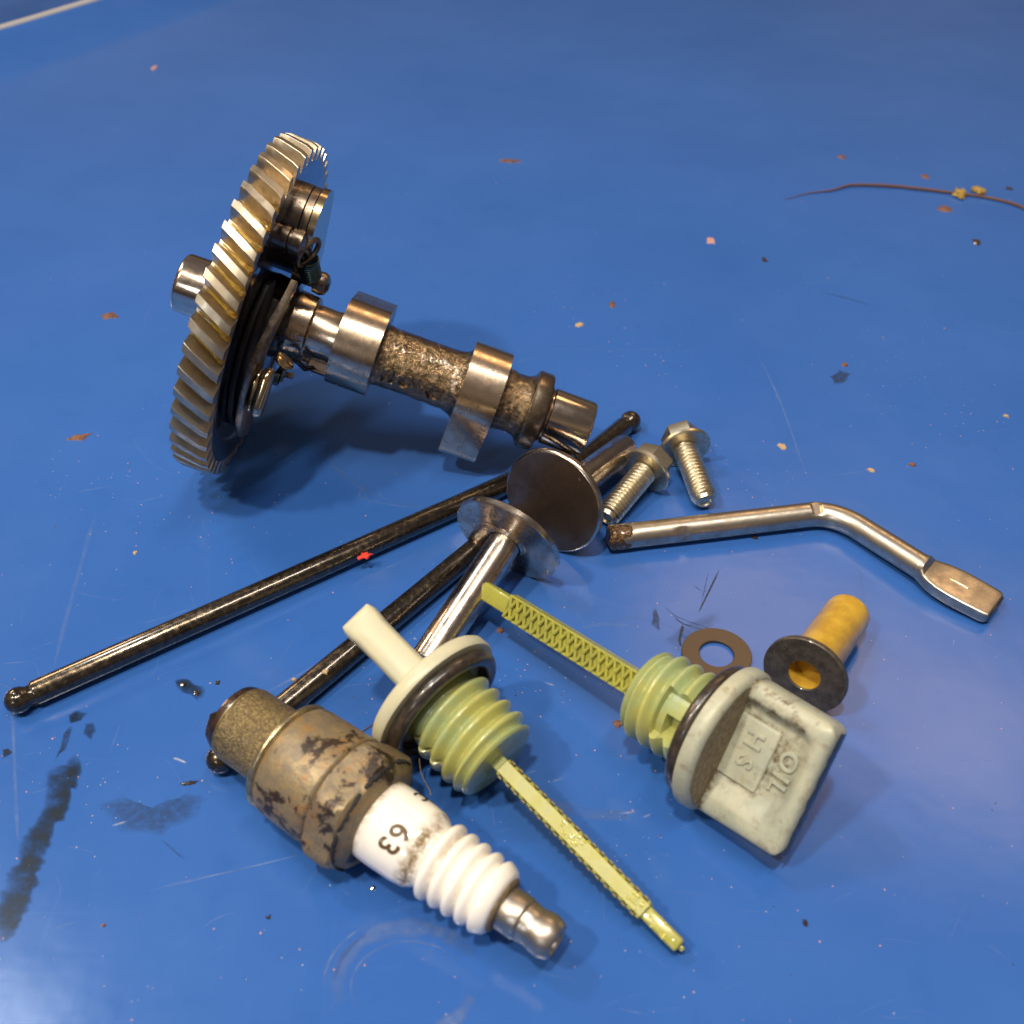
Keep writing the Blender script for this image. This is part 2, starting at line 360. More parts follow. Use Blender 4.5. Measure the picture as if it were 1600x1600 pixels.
def thread(bm, x0, x1, rroot, rcrest, pitch, seg=96, per=12, fade0=.5, fade1=.5, shape='round', mod=None, cap0=True, cap1=True, left=False, taper=0.0):
    nx = max(4, int((x1 - x0) / pitch * per)); rings = []
    for k in range(nx + 1):
        x = x0 + (x1 - x0) * k / nx; ring = []
        for i in range(seg):
            th = 2 * PI * i / seg
            ph = ((x / pitch) + (1 if left else -1) * th / (2 * PI)) % 1.0
            t = 1 - abs(2 * ph - 1)
            h = (math.sin(t * PI / 2) ** 1.4) if shape == 'round' else min(1, max(0, (t - .12) / .62))
            f = min(1, max(0, (x - x0) / (fade0 * pitch + 1e-6))) * min(1, max(0, (x1 - x) / (fade1 * pitch + 1e-6)))
            r = rroot + (rcrest - rroot) * h * f - taper * (x - x0)
            xx = x
            if mod: r = mod(x, th, r)
            ring.append(bm.verts.new((xx, r * math.cos(th), r * math.sin(th))))
        rings.append(ring)
    for a, b in zip(rings, rings[1:]):
        for i in range(seg):
            j = (i + 1) % seg; bm.faces.new((a[i], a[j], b[j], b[i]))
    if cap0: bm.faces.new(rings[0])
    if cap1: bm.faces.new(rings[-1])
def loft(bm, secs, seg=32, clips=()):
    """secs: (centre, Ydir, Zdir, half_y, half_z, exponent)"""
    rings = []
    for (c, Y, Z, hy, hz, ex) in secs:
        ring = []
        for k in range(seg):
            t = 2 * PI * k / seg; cs, sn = math.cos(t), math.sin(t)
            y = math.copysign(abs(cs) ** (2 / ex), cs) * hy; z = math.copysign(abs(sn) ** (2 / ex), sn) * hz
            ring.append(bm.verts.new(Vector(c) + Vector(Y) * y + Vector(Z) * z))
        rings.append(ring)
    for a, b in zip(rings, rings[1:]):
        for k in range(seg):
            j = (k + 1) % seg; bm.faces.new((a[k], a[j], b[j], b[k]))
    bm.faces.new(rings[0]); bm.faces.new(rings[-1])
    return rings
def hull2(pts):
    pts = sorted(set((round(a, 5), round(b, 5)) for a, b in pts))
    def half(ps):
        h = []
        for p in ps:
            while len(h) > 1 and (h[-1][0] - h[-2][0]) * (p[1] - h[-2][1]) - (h[-1][1] - h[-2][1]) * (p[0] - h[-2][0]) <= 0: h.pop()
            h.append(p)
        return h
    a = half(pts); b = half(pts[::-1]); return a[:-1] + b[:-1]
def circle(c, r, n=72): return [(c[0] + r * math.cos(2 * PI * k / n), c[1] + r * math.sin(2 * PI * k / n)) for k in range(n)]
def text_bm(s, size, depth, bevel=0.0, spacing=1.0, res=3, offset=0.0):
    cu = bpy.data.curves.new("lettering", 'FONT'); cu.body = s; cu.size = size; cu.extrude = depth; cu.bevel_depth = bevel; cu.bevel_resolution = 1
    cu.align_x = 'CENTER'; cu.align_y = 'CENTER'; cu.space_character = spacing; cu.offset = offset; cu.resolution_u = res
    o = bpy.data.objects.new("lettering_tmp", cu); COL.objects.link(o)
    dg = bpy.context.evaluated_depsgraph_get(); me = bpy.data.meshes.new_from_object(o.evaluated_get(dg))
    bm = bmesh.new(); bm.from_mesh(me)
    bpy.data.objects.remove(o); bpy.data.curves.remove(cu); bpy.data.meshes.remove(me)
    return bm

# ------------------------------------------------------------------ tray
def build_tray():
    # floor sheet with an upturned wall that sweeps past the far left corner
    path = [(-420, -260), (-415, 60), (-392, 220), (-345, 335), (-272, 425), (-222, 474), (-165, 560), (-118, 640), (-40, 740), (120, 830), (360, 870), (640, 870)]
    def cr_(p0, p1, p2, p3, t):
        return tuple(.5 * ((2 * p1[k]) + (-p0[k] + p2[k]) * t + (2 * p0[k] - 5 * p1[k] + 4 * p2[k] - p3[k]) * t * t + (-p0[k] + 3 * p1[k] - 3 * p2[k] + p3[k]) * t ** 3) for k in range(2))
    P = []
    for i in range(len(path) - 1):
        a = path[max(i - 1, 0)]; b = path[i]; c = path[i + 1]; d = path[min(i + 2, len(path) - 1)]
        for k in range(10): P.append(cr_(a, b, c, d, k / 10))
    P.append(path[-1])
    V = [Vector((p[0], p[1], 0)) for p in P]
    Nn = []
    for i in range(len(V)):
        t = (V[min(i + 1, len(V) - 1)] - V[max(i - 1, 0)]).normalized(); Nn.append(Vector((-t.y, t.x, 0)))
    # profile outward from the fillet start: (distance outward, height)
    prof = [(0, 0)] + [(d, 11 * (d / 32) ** 2) for d in (4, 8, 12, 16, 20, 24, 28, 32)] + [(34, 11.7), (36, 11.7), (40, 10), (60, 5), (120, 0), (260, -10)]; RIM = 10
    inner = (640, -260)
    bm = bmesh.new()
    cols = []
    for v, n in zip(V, Nn):
        cols.append([bm.verts.new(v + n * d + Vector((0, 0, z))) for d, z in prof])
    for a, b in zip(cols, cols[1:]):
        for k in range(len(prof) - 1): bm.faces.new((a[k], a[k + 1], b[k + 1], b[k]))
    corner = bm.verts.new((640, -260, 0))
    bm.faces.new([c[0] for c in cols] + [corner])
    bmesh.ops.triangulate(bm, faces=[f for f in bm.faces if len(f.verts) > 4])
    o = finish(bm, "tray", M['tray'], None, 60)
    for f in o.data.polygons:
        pass
    o["kind"] = "structure"; o["label"] = "blue plastic tray with scuffed floor and low curved wall at its far left corner"
    # pale rim lip along the top of the wall
    bm = bmesh.new()
    top = [v + n * prof[RIM][0] + Vector((0, 0, prof[RIM][1] - .6)) for v, n in zip(V, Nn)]
    tube(bm, top, 1.9, 10)
    finish(bm, "rim", M['rim'], o)
    return o
TRAY = build_tray()

def strips(name, mat, lines, z=.02, wmul=1.0):
    """pale scratches etc: each polyline (pixels of the photo, width mm, cover)"""
    bm = bmesh.new(); lay = bm.verts.layers.float.new("cover")
    for pts, w, cov in lines:
        P = [at(*p) for p in pts]
        # resample smooth
        Q = []
        for i in range(len(P) - 1):
            a, b, c, d = P[max(i - 1, 0)], P[i], P[i + 1], P[min(i + 2, len(P) - 1)]
            m = max(3, int((c - b).length / 3))
            for k in range(m):
                t = k / m; Q.append(.5 * ((2 * b) + (c - a) * t + (2 * a - 5 * b + 4 * c - d) * t * t + (3 * b - a - 3 * c + d) * t ** 3))
        Q.append(P[-1]); n = len(Q); rows = []
        for i, q in enumerate(Q):
            t = (Q[min(i + 1, n - 1)] - Q[max(i - 1, 0)]).normalized(); s = Vector((-t.y, t.x, 0))
            s_ = i / (n - 1); end = min(1, 5 * s_, 5 * (1 - s_))
            ww = w * wmul * (.6 + .5 * noise.noise(q * .3) + .2) * (.4 + .6 * end)
            row = []
            for k, cc in ((-1, 0), (-.45, 1), (.45, 1), (1, 0)):
                v = bm.verts.new((q.x + s.x * ww * k / 2, q.y + s.y * ww * k / 2, z)); v[lay] = cc * cov * end * (.7 + .6 * noise.noise(q * .8 + Vector((5, 3, 1)))); row.append(v)
            rows.append(row)
        for a, b in zip(rows, rows[1:]):
            for k in range(3): bm.faces.new((a[k], b[k], b[k + 1], a[k + 1]))
    o = finish(bm, name, mat, TRAY, recalc=False); o["kind"] = "stuff"
    return o
def arc_px(cx, cy, rx, ry, a0, a1, n=10):
    return [(cx + rx * math.cos(R(a0 + (a1 - a0) * k / n)), cy + ry * math.sin(R(a0 + (a1 - a0) * k / n))) for k in range(n + 1)]
sl = [([(115, 770), (180, 758)], .35, .7), ([(205, 787), (265, 773)], .3, .6), ([(220, 975), (260, 964), (300, 950)], .3, .55), ([(0, 1037), (45, 1034)], .3, .6),
      ([(259, 1386), (360, 1362), (476, 1334)], .3, .75), ([(230, 1394), (300, 1374), (420, 1350)], .3, .45), ([(270, 1184), (292, 1193)], .5, .9),
      ([(1183, 552), (1220, 630), (1262, 750)], .5, .5), ([(800, 549), (950, 545), (1150, 552)], .3, .28), ([(1300, 745), (1352, 735)], .3, .5),
      ([(1350, 1050), (1380, 1046), (1420, 1048)], .3, .5), ([(600, 890), (640, 870)], .3, .4), ([(455, 915), (520, 902)], .3, .45),
      ([(80, 1060), (100, 980), (130, 870), (150, 800)], 1.4, .22), ([(20, 1110), (22, 1180), (28, 1320)], 1.0, .35),
      ([(75, 1455), (125, 1438)], .4, .5), ([(300, 1140), (420, 1080), (560, 1000), (640, 940)], 1.2, .28), ([(585, 750), (560, 775), (620, 790), (660, 792)], .8, .25),
      ([(170, 1180), (190, 1125)], .3, .4), ([(820, 1210), (840, 1203)], .5, .6), ([(860, 1222), (885, 1214)], .5, .5), ([(500, 1075), (560, 1070), (600, 1065)], .2, .4),
      ([(1020, 1390), (1120, 1400)], .3, .3), ([(940, 1330), (945, 1460)], .3, .3), ([(1010, 1585), (960, 1575)], .5, .4), ([(900, 985), (940, 975), (1000, 980)], 1.4, .25)]
rs = random.Random(3)
for k in range(300):
    u = rs.uniform(0, 1600); v = rs.uniform(250, 1600); L = rs.uniform(12, 90); a = rs.choice([rs.gauss(-.25, .25), rs.uniform(-PI, PI)])
    c = rs.uniform(-.2, .2)
    sl.append(([(u, v), (u + L * .5 * math.cos(a + c), v + L * .5 * math.sin(a + c)), (u + L * math.cos(a), v + L * math.sin(a))], rs.uniform(.10, .28), rs.uniform(.12, .4)))
strips("scratch_marks", M['scratch'], sl)
scf = [(arc_px(640, 1540, 112, 92, 160, 335), 4.2, .7), (arc_px(640, 1545, 92, 74, 150, 335), .5, .7), (arc_px(640, 1540, 134, 108, 178, 245), .7, .8),
       (arc_px(650, 1545, 85, 68, 5, 80), 3.4, .8), (arc_px(640, 1540, 118, 98, 185, 235), 1.2, .6), ([(820, 1228), (880, 1262), (940, 1275), (1000, 1272)], 2.8, .35), ([(870, 1250), (930, 1266), (1000, 1268)], .6, .6),
       ([(490, 690), (540, 745), (600, 780), (690, 795)], 1.4, .32), ([(690, 1015), (740, 985), (800, 955)], .8, .3), ([(870, 1050), (900, 1030), (960, 1035), (1000, 1060)], 1.6, .2),
       ([(925, 985), (985, 965), (1060, 985), (1075, 1010)], 1.4, .22), ([(1330, 860), (1345, 900), (1350, 950)], 1.2, .25)]
strips("scuff_marks", M['scuff'], scf, z=.03)

def blob(bm, lay, pts, z, cov, edge=.25):
    """soft edged patch from an outline in photo pixels"""
    P = [at(*p) for p in pts]; c = sum(P, Vector()) / len(P); c.z = 0
    n = len(P); R0 = []
    for s in (0.0, .45, .8, 1.15):
        ring = []
        for i in range(n * 3):
            a = P[i // 3]; b = P[(i // 3 + 1) % n]; p = a.lerp(b, (i % 3) / 3)
            q = c + (p - c) * s; q += Vector((noise.noise(q * .5), noise.noise(q * .5 + Vector((9, 9, 9))), 0)) * .8 * s
            v = bm.verts.new((q.x, q.y, z)); v[lay] = cov * (1 if s < .5 else (.85 if s < .99 else 0)); ring.append(v)
        R0.append(ring)
    for a, b in zip(R0, R0[1:]):
        m = len(a)
        for i in range(m):
            j = (i + 1) % m; bm.faces.new((a[i], a[j], b[j], b[i]))
def film(name, outlines, mat, label, cat, cov=.9, z=.05, group=None):
    bm = bmesh.new(); lay = bm.verts.layers.float.new("cover")
    for pts in outlines: blob(bm, lay, pts, z, cov)
    o = finish(bm, name, mat, None, recalc=False); return tag(o, label, cat, group)
def ribbon_outline(cl, w):
    L, Rr = [], []
    for i, (x, y) in enumerate(cl):
        a = cl[max(i - 1, 0)]; b = cl[min(i + 1, len(cl) - 1)]; dx, dy = b[0] - a[0], b[1] - a[1]; d = math.hypot(dx, dy) or 1
        L.append((x - dy / d * w[i], y + dx / d * w[i])); Rr.append((x + dy / d * w[i], y - dx / d * w[i]))
    return L + Rr[::-1]
def smear(name, cl, w, mat, label, cat, cov, z=.05):
    bm = bmesh.new(); lay = bm.verts.layers.float.new("cover"); rows = []
    # resample
    Q = []
    for i in range(len(cl) - 1):
        for k in range(16):
            t = k / 16; Q.append((cl[i][0] * (1 - t) + cl[i + 1][0] * t, cl[i][1] * (1 - t) + cl[i + 1][1] * t, w[i] * (1 - t) + w[i + 1] * t))
    Q.append((*cl[-1], w[-1])); n = len(Q)
    for i, (x, y, ww) in enumerate(Q):
        a = Q[max(i - 2, 0)]; b = Q[min(i + 2, n - 1)]; dx, dy = b[0] - a[0], b[1] - a[1]; d = math.hypot(dx, dy) or 1
        row = []; s_ = i / (n - 1); end = min(1, 8 * s_, 8 * (1 - s_))
        for k in range(9):
            f = (k - 4) / 4
            j = 1 + .5 * noise.noise(Vector((x * .03, y * .03, math.copysign(3, f)))) + .35 * noise.noise(Vector((x * .09, y * .09, math.copysign(1, f))))
            p = at(x - dy / d * ww * f * j, y + dx / d * ww * f * j); v = bm.verts.new((p.x, p.y, z))
            v[lay] = cov * (0, .8, 1, 1, 1, .9, .75, .4, 0)[k] * end; row.append(v)
        rows.append(row)
    for a, b in zip(rows, rows[1:]):
        for k in range(8): bm.faces.new((a[k], b[k], b[k + 1], a[k + 1]))
    o = finish(bm, name, mat, None, recalc=False); return tag(o, label, cat)
smear("oil_smear", [(121, 1178), (112, 1200), (96, 1222), (84, 1262), (68, 1295), (48, 1335), (36, 1375), (20, 1410), (8, 1450), (0, 1475)], [5, 17, 23, 18, 20, 22, 26, 24, 18, 8],
      M['oil_film'], "long dark oil smear running down the blue tray below the first push rod's ball end", "oil stain", .82)
film("oil_spot", [[(108, 1118), (122, 1110), (134, 1116), (130, 1126), (112, 1128)]], M['oil_film'], "round dark oil spot just below the ball end of the long push rod", "oil stain", .8)
film("oil_spot", [[(133, 1132), (146, 1130), (150, 1142), (140, 1156), (131, 1148)]], M['oil_film'], "faint oval oil spot second below the long push rod's ball end", "oil stain", .55)
film("oil_spot", [[(105, 1140), (112, 1138), (108, 1158), (98, 1172), (88, 1188), (93, 1166)]], M['oil_film'], "thin slanting oil streak above the long dark oil smear", "oil stain", .6)
film("oil_spot", [[(2, 1172), (12, 1169), (18, 1177), (8, 1183)]], M['oil_film'], "small oil spot at the left edge beside the long oil smear", "oil stain", .85)
film("oil_spot", [[(272, 1064), (292, 1062), (312, 1072), (318, 1086), (304, 1092), (280, 1076)]], M['oil_film'], "dark oil blot left of the spark plug's threaded end", "oil stain", .75)
film("dirt_smudge", [[(165, 1255), (200, 1248), (240, 1262), (290, 1240), (315, 1250), (300, 1275), (250, 1300), (195, 1297)]], M['smear_film'], "broad faint dirt smudge on the tray left of the spark plug shell", "smudge", .35)
film("dirt_smudge", [[(1298, 588), (1312, 578), (1330, 584), (1318, 598), (1304, 600)]], M['smear_film'], "small grey smudge on the bare tray above the bent lever", "smudge", .6)
film("dirt_smudge", [[(1018, 958), (1026, 950), (1032, 968), (1028, 985), (1018, 978)]], M['smear_film'], "small grey smudge left of the dark scratches near the flat washer", "smudge", .55)
film("dirt_smudge", [[(1040, 1000), (1075, 975), (1120, 960), (1110, 990), (1060, 1020)]], M['smear_film'], "faint grey smudge under the dark scratches behind the flat washer", "smudge", .22)
strips("dark_scratch_marks", M['smear_film'], [([(1124, 890), (1112, 915), (1090, 960)], .7, 1.3), ([(1080, 912), (1098, 925)], .4, 1), ([(1052, 962), (1068, 975), (1104, 985)], .5, 1), ([(1068, 974), (1062, 1000), (1064, 1010)], .9, 1.2),
       ([(1035, 945), (1060, 965), (1110, 982)], .3, .8), ([(1108, 890), (1095, 945)], .3, .7), ([(860, 340), (900, 350)], .5, .3), ([(1280, 455), (1330, 468), (1360, 478)], 1.2, .4), ([(250, 1310), (290, 1345)], .7, .5)], z=.04)
strips("bright_scratch_marks", M['bright'], [([(270, 1184), (282, 1188), (292, 1193)], .7, .8), ([(173, 1291), (200, 1283)], .5, .8), ([(965, 1272), (998, 1268)], .6, .5), ([(1003, 1278), (1018, 1272)], .6, .6), ([(850, 1066), (868, 1072)], .5, .6)], z=.045)

# ------------------------------------------------------------------ camshaft with its timing gear
G0 = Vector((-55.0, 212.0, 37.25)); CA = Vector((.9374, -.1321, -.3221)).normalized()
camf = frame(G0, CA)
CS = thing("camshaft", "camshaft with large helical gear, two lobes and oily rough middle, leaning on the tray", "camshaft", camf)
def axis_rot(y, z, phi): return (y * math.cos(phi) - z * math.sin(phi), y * math.sin(phi) + z * math.cos(phi))
def build_gear():
    NT = 48; Ro, Rr = 39.0, 35.6; x0, x1 = -8.0, 0.0; twist = R(6.2)
    # theta measured from +z toward -y (the camera side)
    prof = []
    for t in range(NT):
        b = 2 * PI * t / NT; p = 2 * PI / NT
        for f, r in ((0, Rr + .3), (.05, Rr), (.20, Rr), (.27, Rr + .6), (.37, Rr + 2.2), (.45, Ro - .12), (.475, Ro), (.80, Ro), (.825, Ro - .12), (.90, Rr + 2.2), (.985, Rr + .7)):
            prof.append((b + f * p, r))
    bm = bmesh.new(); ns = 6; rings = []
    for k in range(ns + 1):
        x = x0 + (x1 - x0) * k / ns; tw = twist * (k / ns); ch = .35 if k in (0, ns) else 0
        rings.append([bm.verts.new((x, -(r - (ch if r > Rr + 1.5 else 0)) * math.sin(a + tw), (r - (ch if r > Rr + 1.5 else 0)) * math.cos(a + tw))) for a, r in prof])
    n = len(prof)
    for a, b in zip(rings, rings[1:]):
        for i in range(n):
            j = (i + 1) % n; bm.faces.new((a[i], a[j], b[j], b[i]))
    # side faces: rim ring down to r=33
    for ring, x, tw in ((rings[0], x0, 0), (rings[-1], x1, twist)):
        inn = [bm.verts.new((x, -33.2 * math.sin(a + tw), 33.2 * math.cos(a + tw))) for a, r in prof]
        for i in range(n):
            j = (i + 1) % n; bm.faces.new((ring[i], ring[j], inn[j], inn[i]))
    o = finish(bm, "gear", M['gear'], CS, 25)
    bm = bmesh.new()
    lathe(bm, [(-6.6, 3), (-6.6, 33.0), (-7.9, 33.15)], 128, True, False); lathe(bm, [(-.3, 35.55), (.04, 35.5), (.06, 35.2), (.06, 30.5), (-.5, 30.0), (-.5, 3)], 144, False, True)
    finish(bm, "gear_web", M['gear_web'], o)
    # beads and rivulets of amber oil lying in the tooth gaps on the camera side
    bm = bmesh.new(); rg = random.Random(5)
    for t in range(2, 15):
        b = 2 * PI * t / NT + .13 * 2 * PI / NT
        if t > 12 and t % 2: continue
        k = 9; ph = []
        for q in range(k):
            s = q / (k - 1); x = -7.3 + 7.0 * s; a = b + twist * (x - x0) / (x1 - x0)
            r = Rr - .05 + .10 * noise.noise(Vector((t, s * 4, 0)))
            ph.append((x, -r * math.sin(a), r * math.cos(a)))
        amp = 1.0 if 3 <= t <= 9 else .7
        tube(bm, ph, [amp * (.25 + .55 * (q / (k - 1)) ** 1.5 + .12 * noise.noise(Vector((q * 1.3, t, 3)))) for q in range(k)], 8)
        for q in range(2):
            x = -1.6 + q * 1.0; a = b + twist * (x - x0) / 8
            bmesh.ops.create_uvsphere(bm, u_segments=12, v_segments=8, radius=rg.uniform(.55, .95) * amp, matrix=Matrix.Translation((x, -(Rr + .4) * math.sin(a), (Rr + .4) * math.cos(a))))
    ol = finish(bm, "oil_beads", M['oil'], o); ol["kind"] = "stuff"
build_gear()
def cyl_part(name, prof, mat, sharp=32, seg=96, parent=None):
    bm = bmesh.new(); lathe(bm, prof, seg); return finish(bm, name, mat, parent or CS, sharp)
cyl_part("shaft_stub", [(-21.2, 5.0)] + [(-21.2 + 1.1 * (1 - math.cos(a)), 5.4 + 1.4 * math.sin(a)) for a in (0, .4, .8, 1.2, PI / 2)] + [(-12, 6.9), (-8, 6.9), (-7, 7.4)], M['ground'])
cyl_part("hub", [(-.95, 9.6), (1.0, 9.4), (4.5, 9.0), (5.2, 7.8), (5.6, 7.6), (8.8, 7.4), (9.4, 6.7)], M['black_oil'])
cyl_part("hub_ring", [(5.5, 7.0), (5.6, 7.75), (9.6, 7.5), (10.0, 7.1), (10.1, 6.2)], M['turned'])
cyl_part("journal", [(9.9, 6.2), (10.1, 6.05), (14.5, 5.95), (16.2, 6.3), (17.1, 7.2)], M['turned'])
def lobe(name, x0, x1, rb, rt, rn, phi, mat):
    d = rt - rn; c = axis_rot(0, 1, 0)
    cy, cz = -math.sin(phi) * d, math.cos(phi) * d
    bm = bmesh.new(); extrude_poly(bm, hull2(circle((0, 0), rb, 120) + circle((cy, cz), rn, 90)), x0, x1, .25, 2)
    return finish(bm, name, mat, CS, 30)
lobe("cam_lobe", 16.4, 26.0, 10.2, 14.8, 5.0, R(-78), M['turned'])     # nose pointing away from the camera
lobe("cam_lobe", 46.2, 55.2, 10.6, 17.2, 4.6, R(161), M['turned'])    # nose pointing down and a little forward
def rough_cyl(name, prof, mat, amp, seg=140, fs=.5, flat=None):
    bm = bmesh.new(); pts = []
    # resample profile densely
    P = []
    for (xa, ra), (xb, rb_) in zip(prof, prof[1:]):
        m = max(1, int(abs(xb - xa) / .28))
        for k in range(m): P.append((xa + (xb - xa) * k / m, ra + (rb_ - ra) * k / m))
    P.append(prof[-1]); rings = []
    for x, r in P:
        ring = []
        for i in range(seg):
            th = 2 * PI * i / seg; y, z = math.cos(th), math.sin(th)
            q = Vector((x, r * y, r * z))
            rr = r + amp * (noise.fractal(q * fs, 1.0, 2.0, 4) + .5 * noise.noise(q * 1.7))
            ring.append(bm.verts.new((x, rr * y, rr * z)))
        rings.append(ring)
    for a, b in zip(rings, rings[1:]):
        for i in range(seg):
            j = (i + 1) % seg; bm.faces.new((a[i], a[j], b[j], b[i]))
    bm.faces.new(rings[0]); bm.faces.new(rings[-1])
    return finish(bm, name, mat, CS, 80)
rough_cyl("cast_middle", [(25.8, 7.9), (26.6, 7.2), (28, 7.0), (36, 6.95), (43.5, 7.1), (45.2, 7.5), (46.3, 8.4)], M['cast'], .17)
rough_cyl("cast_neck", [(55.0, 7.9), (56, 7.3), (58, 7.0), (60.4, 7.0), (61.6, 7.6), (62.4, 8.6), (62.8, 8.9)], M['cast'], .17)
cyl_part("thrust_collar", [(62.3, 7), (62.4, 9.0), (62.8, 9.35), (65.6, 9.35), (66.1, 9.05), (66.3, 7.6), (67.0, 6.6)], M['plate'])
cyl_part("end_journal", [(66.8, 6.1), (67.3, 6.1), (67.6, 6.75), (76.9, 6.75), (77.5, 6.6), (77.8, 6.2), (77.8, 1.2), (76.4, 0.9)], M['ground'])
# raised casting numerals, wrapped on the rough middle section
def wrap_text(s, size, xc, theta0, rad, depth, mat, parent, name, run='x', flip=1, bevel=0.0, spacing=1.0):
    """theta0 measured from +z toward -y. run='x': reads along +x"""
    bm = text_bm(s, size, depth, bevel, spacing)
    for v in bm.verts:
        tx, ty, tz = v.co
        if run == 'x': x = xc + tx; th = theta0 - ty / rad
        else: x = xc + ty * flip; th = theta0 + tx * flip / rad
        r = rad + tz; v.co = Vector((x, -r * math.sin(th), r * math.cos(th)))
    return finish(bm, name, mat, parent, 30)
wrap_text("2OR5", 5.8, 35.6, R(90), 7.1, .55, M['cast'], CS, "casting_number", bevel=.15, spacing=1.05)

# decompressor and flyweight parts on the gear's inner face
def flat_part(name, pts, x0, x1, mat, bev=.25, parent=None, sharp=30):
    bm = bmesh.new(); extrude_poly(bm, pts, x0, x1, bev, 2); return finish(bm, name, mat, parent or CS, sharp)
fly_out = hull2(circle((2.5, 24.5), 7.6) + circle((8.5, 12), 4.5) + circle((4.5, 18), 6))
fw = flat_part("flyweight", fly_out, -1.0, 2.6, M['plate'])
flat_part("flyweight_layer", hull2(circle((2.5, 24.5), 7.5) + circle((8.5, 12), 4.3)), 2.9, 4.4, M['plate'], parent=fw)
flat_part("flyweight_layer", hull2(circle((2.5, 24.5), 7.9) + circle((8.5, 12), 4.6)), 4.7, 6.2, M['brass'], parent=fw)
pp = thing  # noqa
bm = bmesh.new(); lathe(bm, [(-1, 2.9), (1.6, 2.9), (1.8, 2.3), (2.2, 2.3), (2.4, 3.0), (4.6, 3.0), (4.9, 2.4), (5.4, 1.6)], 48, oy=-5.5, oz=23.5)
pv = finish(bm, "pivot_pin", M['plate'], CS)
# eye of the spring standing round the pin end, and the coil hanging from it
bm = bmesh.new()
def ring3(bm, c, r1, r2, w, U_, V_, n=28, seg=8):
    pts = [Vector(c) + Vector(U_) * r1 * math.cos(2 * PI * k / n) + Vector(V_) * r2 * math.sin(2 * PI * k / n) for k in range(n + 1)]
    tube(bm, pts, w, seg, False)
ring3(bm, (5.9, -4.6, 21.6), 3.4, 2.4, .62, (.25, .1, .96), (.5, .85, -.1))
lp = finish(bm, "spring_eye", M['plate'], CS)
bm = bmesh.new()
A_ = Vector((5.8, -3.0, 19.2)); B_ = Vector((7.2, -2.0, 14.6)); d_ = (B_ - A_).normalized(); n1 = d_.orthogonal().normalized(); n2 = d_.cross(n1)
tube(bm, [A_ + (B_ - A_) * (k / 180) + n1 * 2.2 * math.cos(k * 2 * PI / 18) + n2 * 2.2 * math.sin(k * 2 * PI / 18) for k in range(181)], .21, 6)
finish(bm, "coil_spring", M['spring'], CS)
ring_pts = [Vector((6.1 + .6 * math.sin(k / 14 * PI), -3.3 + 2.6 * math.sin(k / 14 * PI), 24.4 - 5.6 * k / 14)) for k in range(15)]
bm = bmesh.new(); tube(bm, ring_pts, .26, 6); finish(bm, "spring_hook", M['brass'], CS)
bm = bmesh.new(); lathe(bm, [(2, 1.6), (7.0, 1.6), (7.2, 2.5), (9.0, 2.7), (10.0, 2.3), (10.6, 1.2)], 40, oy=4.8, oz=9.4)
finish(bm, "pin_head", M['plate'], CS)
# weight blackened for the shaded gap behind the stamped arm, which is seen edge-on
dw = [(-7, 15), (-14, 17), (-22, 13), (-27.5, 6), (-29.5, -4), (-27, -14), (-22, -21), (-15, -24), (-9, -21), (-7, -12)]
flat_part("governor_weight", [(y * .86, z * .9) for y, z in dw], -.4, .9, M['matte_black'], .15)
arm = [(-12, 18), (-15.5, 21), (-18.5, 17), (-21, 12.5), (-25.8, 6), (-27.8, -3), (-26.5, -11.5), (-22.5, -18.5), (-17, -22), (-14, -18), (-18, -10), (-18.5, 0), (-15, 8), (-11, 12)]
bm = bmesh.new(); extrude_poly(bm, arm, 2.4, 3.9, .25, 2)
for v in bm.verts:                                  # bent upper tip
    k = max(0, (v.co.z - 5) / 15); v.co.x += 3.2 * min(1, k) ** 1.1
finish(bm, "stamped_arm", M['plate'], CS, 30)
# folded hook at the foot of the arm
bm = bmesh.new()
extrude_poly(bm, hull2(circle((-23.5, 0), 2.3, 24) + circle((-25.5, -5), 2.3, 24)), 4.5, 5.4, .5, 3)
finish(bm, "hook_pad", M['brass'], CS)
bm = bmesh.new()
extrude_poly(bm, hull2(circle((-23.5, .5), 2.6, 24) + circle((-26, -5), 2.7, 24)), 5.7, 7.7, .8, 3)
finish(bm, "hook_pad", M['brass'], CS)
bm = bmesh.new()
Mx = Matrix.Rotation(R(25), 3, 'Y')
r_ = bmesh.ops.create_uvsphere(bm, u_segments=28, v_segments=14, radius=1)['verts']
for v in r_: v.co = Vector((7.6, -14.0, -.6)) + Mx @ Vector((v.co.x * 2.5, v.co.y * 2.2, v.co.z * .8))
finish(bm, "oval_pin_head", M['brass'], CS)
bm = bmesh.new()
wp = [(6.5, -12, -6), (7.6, -12.0, -3.2), (8.2, -10.6, -2.0), (9.6, -8.6, -3.6), (11.2, -6.0, -6.8), (12.4, -2.6, -8.4)]
tube(bm, wp, .62, 10); finish(bm, "bent_wire", M['black_oil'], CS)
bm = bmesh.new(); tube(bm, [(7.2, -13.5, -5.8), (8.4, -11.8, -5.4)], .7, 10); tube(bm, [(8.6, -11.8, -5.6), (9.8, -11.2, -5.9)], .75, 10)
tube(bm, [(7.9, -12.6, -3.8), (7.7, -12.9, -7.0)], .55, 10)
finish(bm, "small_clip", M['plate'], CS)
bm = bmesh.new(); tube(bm, helix(4.6, 8.0, 1.3, 9, 14, -17, -3.6), .2, 6)
finish(bm, "coil_spring", M['spring'], CS)
bm = bmesh.new()
lathe(bm, [(8.6, 1.5), (11.0, 1.6), (11.2, 2.2), (16.3, 2.2), (16.6, 1.8)], 48, oy=-.3, oz=-8.6)
